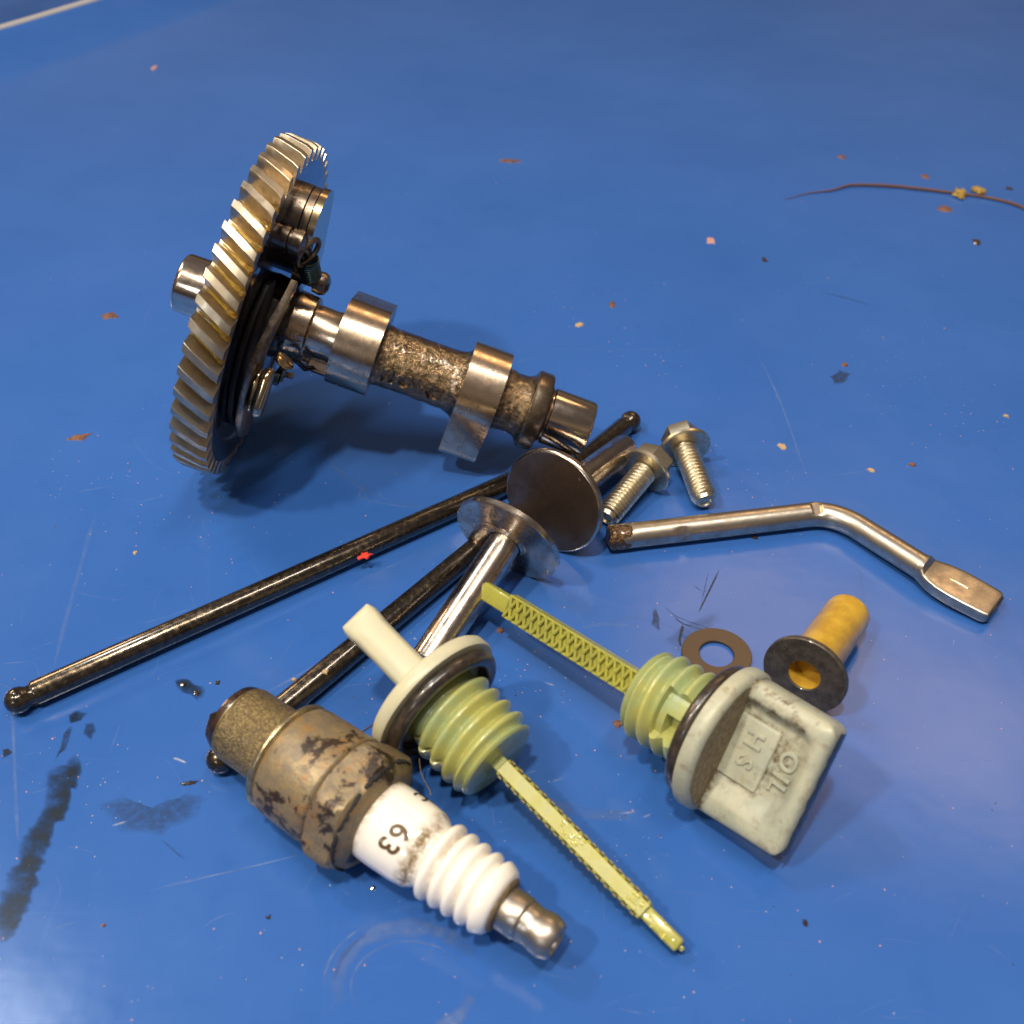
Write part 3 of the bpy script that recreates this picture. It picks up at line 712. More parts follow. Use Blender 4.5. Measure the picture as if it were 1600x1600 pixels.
for v in bm.verts:
    n_ = Vector((0, -.75, .66)); q = Vector((0, v.co.y + .3, v.co.z + 8.6)); h = q.dot(n_)
    if v.co.x > 11.1 and h > 1.25: v.co -= n_ * (h - 1.25)
finish(bm, "release_pin", M['ground'], CS)

# ------------------------------------------------------------------ push rods
def make_rod(A, B, label):
    t = thing("push_rod", label, "push rod", frame(A, B - A), "black push rods")
    L = (B - A).length
    return t, L
def ball_prof(x0, r, n=10, sgn=1):
    return [(x0 - sgn * r * math.cos(a), max(.05, r * math.sin(a))) for a in [PI * .5 * k / n for k in range(n)]]
rodA, rodB = at(29, 1094, 2.75), None
_a = at(29, 1094, 2.75); _b = at(790, 757, 2.6); _d = (_b - _a).normalized(); ROD_L = 129.0
def rod_parts(t):
    L = ROD_L; bm = bmesh.new()
    lathe(bm, [(2.6, 1.5), (2.7, 2.3), (3.1, 2.5), (L - 3.1, 2.5), (L - 2.7, 2.3), (L - 2.6, 1.5)], 64)
    finish(bm, "shank", M['rod'], t)
    for x, s in ((0, 1), (L, -1)):
        bm = bmesh.new(); r = 2.62
        pr = [(x - s * r * math.cos(PI * k / 20), max(.05, r * math.sin(PI * k / 20))) for k in range(0, 15)] + [(x + s * 1.9, 1.95), (x + s * 2.7, 2.0)]
        lathe(bm, pr, 48); finish(bm, "ball_end", M['black_oil'], t, 50)
rod1 = thing("push_rod", "long oily black push rod across the left of the tray, red chip on it", "push rod", frame(_a, _d), "black push rods")
rod_parts(rod1)
a2 = at(345, 1186, 2.75); b2 = at(985, 658, 3.0)
rod2 = thing("push_rod", "dull black push rod that passes under the spark plug thread and the ivory T-handle", "push rod", frame(a2, b2 - a2), "black push rods")
for ch in list(rod1.children):
    c = ch.copy(); COL.objects.link(c); c.parent = rod2
sc_ = (b2 - a2).length / ROD_L
if abs(sc_ - 1) > .001: rod2.scale = (sc_, 1, 1)

# ------------------------------------------------------------------ tappets
def make_tappet(t):
    Rd, L = 12.1, 34.0
    bm = bmesh.new(); lathe(bm, [(0, Rd - .5), (.15, Rd - .2), (.45, Rd), (1.5, Rd), (1.75, Rd - .25), (1.8, 4.9), (2.0, 4.3), (2.6, 3.9)], 128, False, False)
    finish(bm, "rim_disc", M['tappet_stem'], t)
    bm = bmesh.new(); lathe(bm, [(0.0, Rd - .48), (-.06, Rd - 1.2), (-.12, 4), (-.12, .2)], 128, False, True)
    finish(bm, "worn_face", M['tappet_face'], t)
    bm = bmesh.new(); lathe(bm, [(1.7, 4.6), (2.0, 4.45), (2.1, 3.75), (3.2, 3.55), (L - .8, 3.55), (L - .25, 3.35), (L, 2.9), (L, 2.5), (L - .6, 2.2), (L - 4, 2.0)], 96)
    finish(bm, "stem", M['tappet_stem'], t)
T1a = at(862, 785, 11.8); T1b = at(977, 700, 5.7)
tp1 = thing("tappet", "flat-headed valve tappet showing its dark round face, stem pointing away toward the bolts", "tappet", frame(T1a, T1b - T1a), "valve tappets")
make_tappet(tp1)
T2a = at(797, 836, 11.4); T2b = at(675, 1022, 3.7)
tp2 = thing("tappet", "flat-headed valve tappet whose shiny stem points forward under the dipstick tip", "tappet", frame(T2a, T2b - T2a), "valve tappets")
for ch in list(tp1.children):
    c = ch.copy(); COL.objects.link(c); c.parent = tp2

# ------------------------------------------------------------------ flange bolts
def bolt(t):
    bm = bmesh.new(); washer(bm, -1.1, 0, .6, 6.3, 72, .25)
    for v in bm.verts:
        rr = math.hypot(v.co.y, v.co.z); v.co.x -= .55 * (1 - rr / 6.3)
    fl = finish(bm, "flange", M['zinc'], t)
    bm = bmesh.new()
    hx = [(4.75 * math.cos(PI / 3 * k + .3), 4.75 * math.sin(PI / 3 * k + .3)) for k in range(6)]
    extrude_poly(bm, hx, -5.6, -1.1, .55, 2)
    finish(bm, "hex_head", M['zinc'], t)
    bm = bmesh.new(); thread(bm, -.2, 16.0, 2.38, 2.98, 1.05, 64, 10, .3, .6, 'sharp')
    finish(bm, "threaded_shank", M['zinc'], t, 50)
    bm = bmesh.new(); lathe(bm, [(15.7, 2.35), (16.6, 2.0), (16.7, 1.5), (16.2, 1.2)], 48); finish(bm, "tip", M['zinc'], t)
B1a = at(1007, 737, 6.1); B1b = at(944, 812, 3.0)
bo1 = thing("flange_bolt", "short flange bolt with its threaded end toward the tappet face, head gold-tinted", "bolt", frame(B1a, B1b - B1a), "flange bolts"); bolt(bo1)
B2a = at(1071, 702, 6.1); B2b = at(1105, 791, 3.0)
bo2 = thing("flange_bolt", "short flange bolt farther right, threads pointing down to the bent steel lever", "bolt", frame(B2a, B2b - B2a), "flange bolts")
for ch in list(bo1.children):
    c = ch.copy(); COL.objects.link(c); c.parent = bo2

# ------------------------------------------------------------------ bent lever
def build_lever():
    zc = 3.0
    P = [at(*q, zc) for q in ((958, 840), (1060, 829), (1160, 817), (1250, 806))]
    P0 = P[0]; Pb = at(1290, 806, zc); Pe = at(1440, 886, zc + .6); Pt = at(1556, 948, zc - .4)
    t = thing("bent_lever", "bent bare steel lever rod with a broken rusty left end and a flattened paddle end", "lever", frame(P0, (1, 0, 0)))
    O = P0
    # centreline: straight, bend, straight
    d1 = (at(1250, 806, zc) - P0).normalized(); d2 = (Pe - at(1325, 816, zc)).normalized()
    c0 = at(1262, 804.5, zc); c1 = at(1338, 822, zc + .1)
    path = []
    n1 = 46
    for k in range(n1): path.append(P0.lerp(c0, k / n1))
    ctrl = c0 + d1 * ((c1 - c0).length * .52)
    for k in range(14):
        s = k / 14; path.append(c0 * (1 - s) ** 2 + ctrl * 2 * s * (1 - s) + c1 * s * s)
    for k in range(13): path.append(c1.lerp(Pe, k / 12))
    secs = []; n = len(path); Zv = Vector((0, 0, 1))
    def add(p, T, hy, hz, ex, up=Zv):
        Y = up.cross(T).normalized(); Z = T.cross(Y); secs.append((p - O, Y, Z, hy, hz, ex))
    for i, p in enumerate(path):
        T = ((path[i + 1] if i + 1 < n else Pe) - path[max(i - 1, 0)]).normalized()
        add(p, T, 2.85, 2.85, 2)
    bm = bmesh.new(); rings = loft(bm, secs, 48)
    # chewed broken left end
    for k, ring in enumerate(rings[:5]):
        for v in ring:
            q = v.co.copy(); v.co += Vector((1.1 * (5 - k) / 5 * noise.noise(q * .55 + Vector((4, 4, 4))), .25 * noise.noise(q), .25 * noise.noise(q * 1.3)))
    # milled slots pressed in the rod
    for px, ln, dpt, nn in (((1271, 797), 1.55, .7, Vector((0, -.25, 1))), ((1064, 829), .9, .6, Vector((-.05, -.93, .36)))):
        c = at(*px, zc) - O; nn = nn.normalized()
        for (cc, Y, Z, *_), ring in zip(secs, rings):
            T = Y.cross(Z)
            if abs((cc - c).dot(T)) < ln:
                for v in ring:
                    h = (v.co - cc).dot(nn)
                    if h > 2.85 - dpt: v.co -= nn * (h - (2.85 - dpt))
    finish(bm, "rod", M['lever'], t, 28)
    # broken rusty tip sleeve
    bm = bmesh.new()
    nz = 14; rr = []
    for k in range(nz):
        x = k / (nz - 1) * 6.6; Y = secs[0][1]; Z = secs[0][2]; T = d1; ring = []
        for j in range(40):
            a = 2 * PI * j / 40; dirv = Y * math.cos(a) + Z * math.sin(a)
            r = 2.9 + .22 * noise.noise(dirv * 2 + Vector((x * .6, 0, 3))) - (.30 if x > 5.0 + 1.8 * noise.noise(dirv * 1.5) else 0)
            if k == 0: r *= .82
            ring.append(bm.verts.new(T * (x - 1.2 + (.7 * noise.noise(dirv * 1.7) if k < 2 else 0)) + dirv * r))
        rr.append(ring)
    for a, b in zip(rr, rr[1:]):
        for j in range(40):
            bm.faces.new((a[j], a[(j + 1) % 40], b[(j + 1) % 40], b[j]))
    bm.faces.new(rr[0])
    finish(bm, "broken_end", M['rust_end'], t, 40)
    # paddle
    secs2 = []
    T = (Pt - Pe).normalized(); Y = Zv.cross(T).normalized(); Z = T.cross(Y)
    L = (Pt - Pe).length
    for s, hy, hz, ex, dz in ((-.6, 2.84, 2.84, 2, 0), (0, 2.9, 2.85, 2.1, 0), (.6, 3.1, 2.75, 2.5, 0), (1.6, 3.5, 1.75, 4, -.45), (3.0, 4.0, 1.6, 6, -.55), (5.0, 4.5, 1.55, 8, -.6), (8, 4.75, 1.55, 9, -.6), (11, 4.7, 1.5, 9, -.6), (L - 1.2, 4.5, 1.45, 9, -.6), (L - .3, 4.2, 1.35, 8, -.6), (L, 3.8, 1.1, 6, -.6)):
        secs2.append((Pe + T * s + Z * dz - O, Y, Z, hy, hz, ex))
    bm = bmesh.new(); loft(bm, secs2, 64); finish(bm, "paddle", M['lever'], t, 24)
    bm = bmesh.new(); box(bm, Pe + T * (L * .50) + Z * (.99 - .02) - O, (4.2, .55, .40), .12, 1, Matrix((T, Y, Z)).transposed()); finish(bm, "raised_bar", M['zinc'], t)
    bm = bmesh.new(); box(bm, Pe + T * (L + .05) + Z * (-.75) - O, (.6, 7.0, 2.3), .25, 2, Matrix((T, Y, Z)).transposed()); finish(bm, "greasy_tip", M['black_oil'], t)
build_lever()

# ------------------------------------------------------------------ flat washer
wf = thing("flat_washer", "thin brown steel washer lying flat behind the dirty oil cap", "washer", frame(at(1119, 1025, 0), (0, 0, 1), (1, 0, 0)))
bm = bmesh.new(); washer(bm, .05, .85, 3.45, 6.95, 96, .12); finish(bm, "ring", M['washer'], wf)

# ------------------------------------------------------------------ amber cap with steel washer
S0 = at(1258, 1053, 7.9); S1 = at(1327, 955, 4.7)
sc = thing("amber_bushing", "amber plastic bushing standing through a dark steel washer, right of the flat washer", "bushing", frame(S0, S1 - S0))
Ls = (S1 - S0).length
bm = bmesh.new(); washer(bm, -.6, .6, 3.15, 8.1, 96, .15); sd = finish(bm, "washer", M['seal_disc'], sc)
bm = bmesh.new(); washer(bm, .62, 1.25, 3.4, 7.3, 96, .15); finish(bm, "backing_ring", M['washer'], sc)
bm = bmesh.new(); lathe(bm, [(1.2, 5.9), (1.8, 5.3), (3, 4.75), (Ls - 2, 4.6), (Ls - .8, 4.4), (Ls - .2, 3.9), (Ls, 3.0), (Ls + .05, .1)], 96, False, True)
lathe(bm, [(-.3, 3.12), (1.0, 3.08), (3.2, 3.0), (3.2, .1)], 64, False, True)
finish(bm, "sleeve", M['amber'], sc)

# ------------------------------------------------------------------ oil filler caps with dipsticks
def grime_amount(X, Y):
    """dirt collected along the pad's outline, under the lip and against the flange"""
    q = Vector((X * .35, Y * .35, 0)); n = .5 + .9 * noise.noise(q * 1.6) + .5 * noise.noise(q * 5)
    px, py = abs(X + 6.9) - 3.5, abs(Y + .8) - 5.5
    d = abs(max(px, py)) if max(px, py) > -1.5 else 1.5
    g = max(0, 1 - d / .9) * .9
    g = max(g, max(0, 1 - abs(Y + 9.0) / 1.6) * .8 * (X > -14), max(0, 1 - abs(X + 3.0) / 1.3) * .9)
    g = max(g, .75 * max(0, 1 - math.hypot((X + 11.5) / 5.5, (Y + 2) / 8)), .5 * max(0, 1 - abs(Y + 11.5) / 1.0) * (n > .8))
    return max(0, min(1, g * n * 1.7))
def handle_height(X, Y):
    Th, x0, hw = 3.5, -18.6, 12.2
    ex = min(1, max(0, (X - x0) / 2.2)); ey = min(1, max(0, (hw - abs(Y)) / 2.4))
    th = Th * (.64 + .36 * (1 - (1 - ex) ** 2.2) ** .5 * (1 - (1 - ey) ** 2.2) ** .5)
    inner = min(1, max(0, (X - x0 - 1.6) / 3.4)) * min(1, max(0, (Y + hw - 2.6) / 2.2)) * (1 - .75 * min(1, max(0, (Y - 3) / 6)))
    inner = inner * inner * (3 - 2 * inner)
    return th - 1.9 * inner
def build_cap(t, dirty, view):
    Mc = M['cap_white'] if dirty else M['cap_clean']
    # local: +x toward the dipstick, z = plate normal, y = plate width
    bm = bmesh.new(); lathe(bm, [(-3.1, 8), (-3.1, 11.6), (-2.8, 12.7), (-2.2, 13.2), (-.6, 13.3), (-.1, 13.1), (.0, 12.4), (.0, 7)], 128); fl = finish(bm, "flange", Mc, t, 40)
    # handle plate with soft edges, built as a subdivided slab with a pocket
    bm = bmesh.new(); glay = bm.verts.layers.float.new('grime'); nx, ny = 52, 72; x0, x1 = -18.6, -2.6; Wd, Th = 12.4, 3.5
    def surf(side):
        g = []
        for i in range(nx + 1):
            row = []
            for j in range(ny + 1):
                fx = i / nx; fy = j / ny * 2 - 1
                X = x0 + (x1 - x0) * fx; hw = Wd * (1 - .04 * (1 - fx)); Y = hw * fy
                ex = min(1, (X - x0) / 2.2); ey = min(1, (1 - abs(fy)) * hw / 2.4)
                edge = (1 - (1 - ex) ** 2.2) ** .5 * (1 - (1 - ey) ** 2.2) ** .5
                th = Th * (.64 + .36 * edge)
                if dirty or True:
                    inner = min(1, max(0, (X - x0 - 1.6) / 3.4)) * min(1, max(0, (Y + hw - 2.6) / 2.2)) * (1 - .75 * min(1, max(0, (Y - 3) / 6)))
                    inner = inner * inner * (3 - 2 * inner)
                    th -= 1.9 * inner
                if abs(fy) > .999 or i == 0: th = Th * .62
                # rounded far corners
                rc = 2.2; dx = (x0 + rc) - X; dy = abs(Y) - (hw - rc)
                if dx > 0 and dy > 0:
                    dd = math.hypot(dx, dy)
                    if dd > rc: X = x0 + rc - dx * rc / dd; Y = math.copysign(hw - rc + dy * rc / dd, Y)
                vv = bm.verts.new((X, Y, side * th)); vv[glay] = grime_amount(X, Y) if dirty else 0; row.append(vv)
            g.append(row)
        for i in range(nx):
            for j in range(ny): bm.faces.new((g[i][j], g[i + 1][j], g[i + 1][j + 1], g[i][j + 1]))
        return g
    ga, gb = surf(1), surf(-1)
    def bridge(a, b):
        for k in range(len(a) - 1): bm.faces.new((a[k], a[k + 1], b[k + 1], b[k]))
    bridge(ga[0], gb[0]); bridge([r[0] for r in ga], [r[0] for r in gb]); bridge([r[-1] for r in ga], [r[-1] for r in gb]); bridge(ga[-1], gb[-1])
    hd = finish(bm, "handle", Mc, t, 42)
    # embossed pad and letters on both faces of the plate
    for side in (1, -1):
        Rm = Matrix.Rotation(0 if side == 1 else PI, 3, 'X')
        bm = bmesh.new(); box(bm, (0, 0, 0), (7.6, 11.2, 1.0), .48, 4); bmesh.ops.subdivide_edges(bm, edges=bm.edges[:], cuts=3, use_grid_fill=True)
        for v in bm.verts: q = v.co + Vector((-6.7, -.8, 0)); q.z = v.co.z + handle_height(q.x, q.y) + .05; v.co = Rm @ q
        finish(bm, "raised_pad", Mc, hd)
        for s, size, cx, cy in (("H", 4.2, -6.7, -3.2), ("S", 4.2, -6.7, .9), ("OIL", 4.4, -13.2, -.9)):
            bm = text_bm(s, size, .30, .12, 1.15)
            for v in bm.verts:
                tx, ty, tz = v.co       # reads toward +y, letter tops toward -x (the free end of the handle)
                X_, Y_ = cx - ty, cy + tx; v.co = Rm @ Vector((X_, Y_, handle_height(X_, Y_) + (.55 if s != "OIL" else .12) + tz))
            finish(bm, "lettering", Mc, hd, 30)
    if dirty:   # grime caked on the back of the flange beside the handle and along the handle's far edge
        bm = bmesh.new(); n = 40
        for side in (1, -1):
            ro, ri = [], []
            for k in range(n + 1):
                a = R(22 + (180 - 44) * k / n); jr = .35 * noise.noise(Vector((k * .3, side, 0)))
                ro.append(bm.verts.new((-3.16, (12.0 + jr) * math.cos(a), side * (12.0 + jr) * math.sin(a)))); ri.append(bm.verts.new((-3.16, (11.6) * math.cos(a), side * 2.4)))
            for k in range(n): bm.faces.new((ro[k], ro[k + 1], ri[k + 1], ri[k]))
        finish(bm, "grime_layer", M['grime'], fl, recalc=False)
        bm = bmesh.new(); rws = []
        for k in range(60):
            y = -11.2 + 22.4 * k / 59; w = 1.5 + .7 * noise.noise(Vector((y * .5, 0, 0))) ; row = []
            for q in range(7):
                f = q / 6 * 2 - 1; row.append(bm.verts.new((-18.72 - .25 * (1 - f * f) - .12 * noise.noise(Vector((y, f * 2, 1))), y, f * w)))
            rws.append(row)
        for a, b in zip(rws, rws[1:]):
            for q in range(6): bm.faces.new((a[q], a[q + 1], b[q + 1], b[q]))
        finish(bm, "grime_layer", M['rubber'], hd, recalc=False)
    # o-ring
    bm = bmesh.new(); torus(bm, 1.35, 10.9, 1.45, 128, 20, .95); finish(bm, "sealing_ring", M['rubber'], t)
    # threaded body
    def mod_notch(x, th, r):
        if not dirty: 
            # two flats where the thread run is interrupted
            a = (math.degrees(th) - 62) % 360
            return min(r, 7.15) if (a < 7 and x < 9) else r
        a = (math.degrees(th) - NOTCH) % 360
        if a < 34 and 2.6 < x < 7.0: return 4.2
        if a < 66 and 2.6 < x < 8.6: return min(r, 6.9)
        return r
    NOTCH = view
    bm = bmesh.new(); lathe(bm, [(0, 7.6), (2.4, 7.5)], 96, False, False)
    thread(bm, 2.0, 14.6, 7.25, 8.75, 2.95, 160, 18, .45, .35, 'round', mod_notch, left=False)
    finish(bm, "threaded_plug", M['thread_green'], t, 38)
    bm = bmesh.new(); lathe(bm, [(14.4, 7.2), (14.95, 7.9), (15.4, 7.6), (15.55, 7.0), (15.55, .2)], 96, False, True); finish(bm, "plug_end", M['thread_green'], t, 60)
    # dipstick
    SL = 57.4; hy, hz = 1.65, 2.25      # z = knurled faces' normal -> plain faces look along y
    st_m = M['stick']
    bm = bmesh.new(); box(bm, (16.4, 0, 0), (2.2, 3.4, 2.6), .2, 1); nk = finish(bm, "stick_root", M['thread_green'], t)
    bm = bmesh.new()
    box(bm, (33.3, 0, 0), (32.6, 4.5, 1.5), .15, 1)                    # core
    for s in (-1, 1): box(bm, (33.3, s * 2.2, 0), (32.6, .5, 2.5), .12, 1)   # rails
    box(bm, (53.0, 0, 0), (7.4, 3.7, 2.4), .5, 3)
    box(bm, (56.9, 0, 0), (1.1, .9, .9), .3, 2)
    sk = finish(bm, "dipstick", st_m, t, 30)
    bm = bmesh.new(); Np = 17; p = 32.0 / Np
    for k in range(-1, Np + 1):
        for sl_ in (1, -1):
            xc = 17.3 + p * (k + .5)
            for side in (1, -1):
                a = Vector((xc - sl_ * p * .5, -2.3, 0)); b = Vector((xc + sl_ * p * .5, 2.3, 0))
                if min(a.x, b.x) < 16.9 or max(a.x, b.x) > 49.9: continue
                d = (b - a); L = d.length; ang = math.atan2(d.y, d.x)
                box(bm, ((a.x + b.x) / 2, 0, side * (1.28 + (.006 if sl_ > 0 else 0))), (L, .62, .74), .20, 1, Matrix.Rotation(ang, 3, 'Z'))
    g = finish(bm, "grip_lattice", st_m, sk, 30)
    if not dirty:       # dark blocks for the notches of the toothed edges, oil beaded half way down
        bm = bmesh.new()
        for k in range(Np):
            for s in (-1, 1):
                for side in (-1, 1):
                    box(bm, (17.3 + p * (k + .5), s * 2.28, side * 1.66), (.80, .80, .36), .06, 1)
        gg = finish(bm, "dark_notches", M['pit'], sk)
        bm = bmesh.new(); rg = random.Random(8)
        for k in range(44):
            x = rg.choice([rg.gauss(33, 1.5), rg.gauss(48, 1.4), rg.uniform(50, 56)])
            if not 18 < x < 56.2: continue
            r = rg.uniform(.14, .38)
            bmesh.ops.create_uvsphere(bm, u_segments=10, v_segments=6, radius=r, matrix=Matrix.Translation((x, view * (2.52 if x < 49.4 else 1.8), rg.uniform(-1.0, 1.0))) @ Matrix.Diagonal((1.4, .35, 1, 1)))
        ob = finish(bm, "oil_beads", M['wet'], sk); ob["kind"] = "stuff"

# cap 1 (left): handle edge-on to the camera
C1a = at(685, 1095, 12.9); C1b = at(1068, 1485, 1.9); ax1 = (C1b - C1a).normalized()
vw = (_C - C1a).normalized(); w1 = (vw - ax1 * vw.dot(ax1)).normalized()       # plate width direction looks at the camera
z1 = ax1.cross(w1)                                                             # so that y = z x x = w1
c1 = thing("oil_filler_plug", "clean ivory T-handled oil cap seen edge-on, its dipstick pointing to the lower right", "oil cap", frame(C1a, ax1, z1), "oil filler caps with dipsticks")
build_cap(c1, False, 1)
# cap 2 (right): handle face visible
C2a = at(1122, 1148, 13.2); C2b = at(757, 922, 9.2); ax2 = (C2b - C2a).normalized()
wh = Vector((0, 0, 1)).cross(ax2).normalized()
if wh.y > 0: wh = -wh
n2_ = (wh * .80 + Vector((0, 0, 1)) * .60).normalized()
c2 = thing("oil_filler_plug", "grimy ivory oil cap with its lettered handle facing up, dipstick resting on a tappet stem", "oil cap", frame(C2a, ax2, n2_), "oil filler caps with dipsticks")
build_cap(c2, True, 60)

# ------------------------------------------------------------------ spark plug
PA = at(376, 1129, 12.2); PB = at(862, 1467.5, 7.8); pax = (PB - PA).normalized()
sp = thing("spark_plug", "rusty spark plug with a bright white ribbed ceramic marked 63, lying across a push rod", "spark plug", frame(PA, pax))
def plug_part(name, prof, mat, sharp=32, seg=112, cap0=True, cap1=True):
    bm = bmesh.new(); lathe(bm, prof, seg, cap0, cap1); return finish(bm, name, mat, sp, sharp)
plug_part("thread", [(.3, 6.2), (.35, 6.65), (.7, 6.9), (11.0, 6.95), (11.2, 6.3)], M['soot'])
plug_part("shell_tip", [(-1.6, 4.2), (-1.7, 5.6), (-1.4, 6.3), (-.6, 6.55), (.4, 6.5)], M['burnt'])
plug_part("bright_edge", [(-.05, 6.5), (.05, 6.72), (.35, 6.75), (.45, 6.5)], M['ringm'])
plug_part("firing_nose", [(-3.2, 1.2), (-3.0, 1.4), (-1.5, 2.4), (-1.0, 2.6)], M['burnt'])
bm = bmesh.new()
es = []
for k in range(13):
    s = k / 12
    if s < .35: c = Vector((-1.2 - s / .35 * 2.4, 0, 5.4)); T = Vector((-1, 0, 0))
    else:
        q = (s - .35) / .65; c = Vector((-3.6 - 1.3 * math.sin(min(1, q * 1.8) * PI / 2), 0, 5.4 - 1.3 * (1 - math.cos(min(1, q * 1.8) * PI / 2)) - 5.2 * max(0, q - .45))); T = Vector((-math.cos(min(1, q * 1.8) * PI / 2), 0, -math.sin(min(1, q * 1.8) * PI / 2)))
    Z = Vector((0, 1, 0)).cross(T); es.append((c, Vector((0, 1, 0)), Z, 1.7, .95, 4))
loft(bm, es, 24)
M3 = Matrix.Rotation(R(150), 3, 'X')
for v in bm.verts: v.co = M3 @ v.co
el = finish(bm, "ground_electrode", M['burnt'], sp, 40)
bm = bmesh.new(); torus(bm, 11.5, 8.9, .95, 96, 14, .8); washer(bm, 10.9, 12.0, 6.5, 8.6, 96, .2); finish(bm, "gasket_ring", M['ringm'], sp)
plug_part("shell", [(12.0, 7.2), (12.05, 8.8), (12.2, 9.3), (12.7, 9.75), (13.8, 10.0), (22.8, 10.15), (23.4, 9.95), (23.7, 9.5), (24.2, 9.5), (24.4, 9.5)], M['rusty'], 40)
# hexagon with chamfered ends
bm = bmesh.new(); ph0 = R(8); secs = []
for x, lim in ((24.0, 9.9), (24.15, 10.4), (24.5, 10.9), (25.1, 11.3), (28.9, 11.3), (29.6, 10.8), (30.5, 9.6), (31.0, 8.7)):
    ring = []
    for k in range(144):
        a = 2 * PI * k / 144; m_ = (a - ph0) % (PI / 3) - PI / 6; r = min(9.95 / math.cos(m_), lim)
        q = Vector((x, r * math.cos(a), r * math.sin(a))); r += .10 * noise.noise(q * .5)
        ring.append(bm.verts.new((x, r * math.cos(a), r * math.sin(a))))
    secs.append(ring)
for a, b in zip(secs, secs[1:]):
    for k in range(144): bm.faces.new((a[k], a[(k + 1) % 144], b[(k + 1) % 144], b[k]))
bm.faces.new(secs[0]); bm.faces.new(secs[-1]); finish(bm, "hexagon", M['rusty'], sp, 24)
# blistered black paint left round the crimp
bm = bmesh.new(); rg = random.Random(2)
for k in range(150):
    a = R(-70 + 200 * k / 150); nz_ = noise.noise(Vector((k * .09, 2, 0)))
    if nz_ < -.22: continue
    w = .45 + .35 * nz_ + .2 * noise.noise(Vector((k * .4, 5, 0)))
    th = a
    for s in (0,):
        x = 30.15; r = 9.95
        box(bm, (x + .35 * noise.noise(Vector((k * .3, 7, 0))), -r * math.sin(th), r * math.cos(th)), (max(.3, w * 1.5), .55, .30), .1, 1, Matrix.Rotation(th, 3, 'X'))
pt = finish(bm, "black_paint_remains", M['tar'], sp, 60); pt["kind"] = "stuff"
plug_part("crimp", [(30.6, 9.2), (31.2, 8.6), (31.6, 7.6), (31.7, 6.6)], M['rusty'], 60)
# ceramic insulator with ribs
pr = [(30.5, 6.8), (31.5, 6.95), (34, 6.95), (38.5, 6.8), (40.6, 6.55), (41.6, 6.1), (42.2, 5.6), (42.8, 5.45)]
nr = 5; x0 = 43.0; pit = 2.48
for k in range(nr):
    rc = 6.6 - .12 * k; rv = 5.5 - .12 * k
    if k < nr - 1:
        for q in range(9):
            s = q / 8; pr.append((x0 + pit * (k + s * .93), rv + (rc - rv) * math.sin(PI * s) ** .75))
    else:
        for q in range(7):
            s = q / 6; pr.append((x0 + pit * k + 2.0 * s * .5, rv + (rc - rv) * math.sin(PI / 2 * s) ** .75))
        pr += [(x0 + pit * k + 1.9, 5.75), (x0 + pit * k + 2.6, 5.35), (x0 + pit * k + 3.0, 4.8), (x0 + pit * k + 3.1, 3.9)]
xe = pr[-1][0]
plug_part("ceramic_insulator", pr, M['ceramic'], 60)
plug_part("dark_collar", [(xe - .3, 3.6), (xe - .3, 4.55), (xe + .15, 4.5), (xe + .45, 4.1), (xe + .5, 3.4)], M['grime'])
xt = xe + .3
plug_part("terminal_nut", [(xt, 3.35), (xt + .5, 3.55), (xt + 3.4, 3.5), (xt + 3.7, 3.35), (xt + 3.8, 3.2), (xt + 4.05, 3.35), (xt + 4.6, 3.25), (xt + 5.2, 3.12), (xt + 6.0, 3.2), (xt + 7.0, 3.45), (xt + 8.0, 3.45), (xt + 9.2, 3.1), (xt + 9.6, 2.85), (xt + 9.65, 2.35), (xt + 9.2, 2.1), (xt + 5.0, 1.9)], M['terminal'], 40)
bm = bmesh.new(); tube(bm, helix(xt + 5.5, xt + 8.9, 1.7, 6, 16), .18, 6); finish(bm, "inner_thread", M['terminal'], sp)
# print
bm = text_bm("63", 4.9, .004, 0, 1.12, 8, .09)
for v in bm.verts:
    tx, ty, tz = v.co; th = R(34) + (tx) / 6.95; x = 37.6 + ty * 1.0 - tx * .22
    r = 6.99 - (.02 * max(0, x - 33)) + .0; v.co = Vector((x, -r * math.sin(th), r * math.cos(th)))
finish(bm, "printed_number", M['print'], sp, recalc=False)
bm = text_bm("RC", 3.6, .004, 0, 1.0, 6, .06)
for v in bm.verts:
    tx, ty, tz = v.co; th = R(-56) + tx / 6.85; x = 36.0 + ty * .9; r = 6.98
    v.co = Vector((x, -r * math.sin(th), r * math.cos(th)))
finish(bm, "printed_mark", M['print_black'], sp, recalc=False)
# stray hair caught under the hexagon
bm = bmesh.new(); hp = [at(655, 1185, 6), at(657, 1205, 4), at(664, 1222, 2), at(672, 1236, .5), at(673, 1243, .3)]
o0 = at(660, 1215, 0); tube(bm, [p - o0 for p in hp], .09, 6)
hr = finish(bm, "fibre", M['chip_tan'], None); hr.location = o0 * U; tag(hr, "short pale fibre curling out beside the spark plug's hexagon", "fibre")
bm = bmesh.new(); hp = [at(562, 1145, .2), at(585, 1130, .4), at(605, 1112, .6)]
o0 = at(585, 1130, 0); tube(bm, [p - o0 for p in hp], .10, 6)
hr = finish(bm, "fibre", M['fibre'], None); hr.location = o0 * U; tag(hr, "thin dark fibre between the spark plug and the clean oil cap's flange", "fibre")

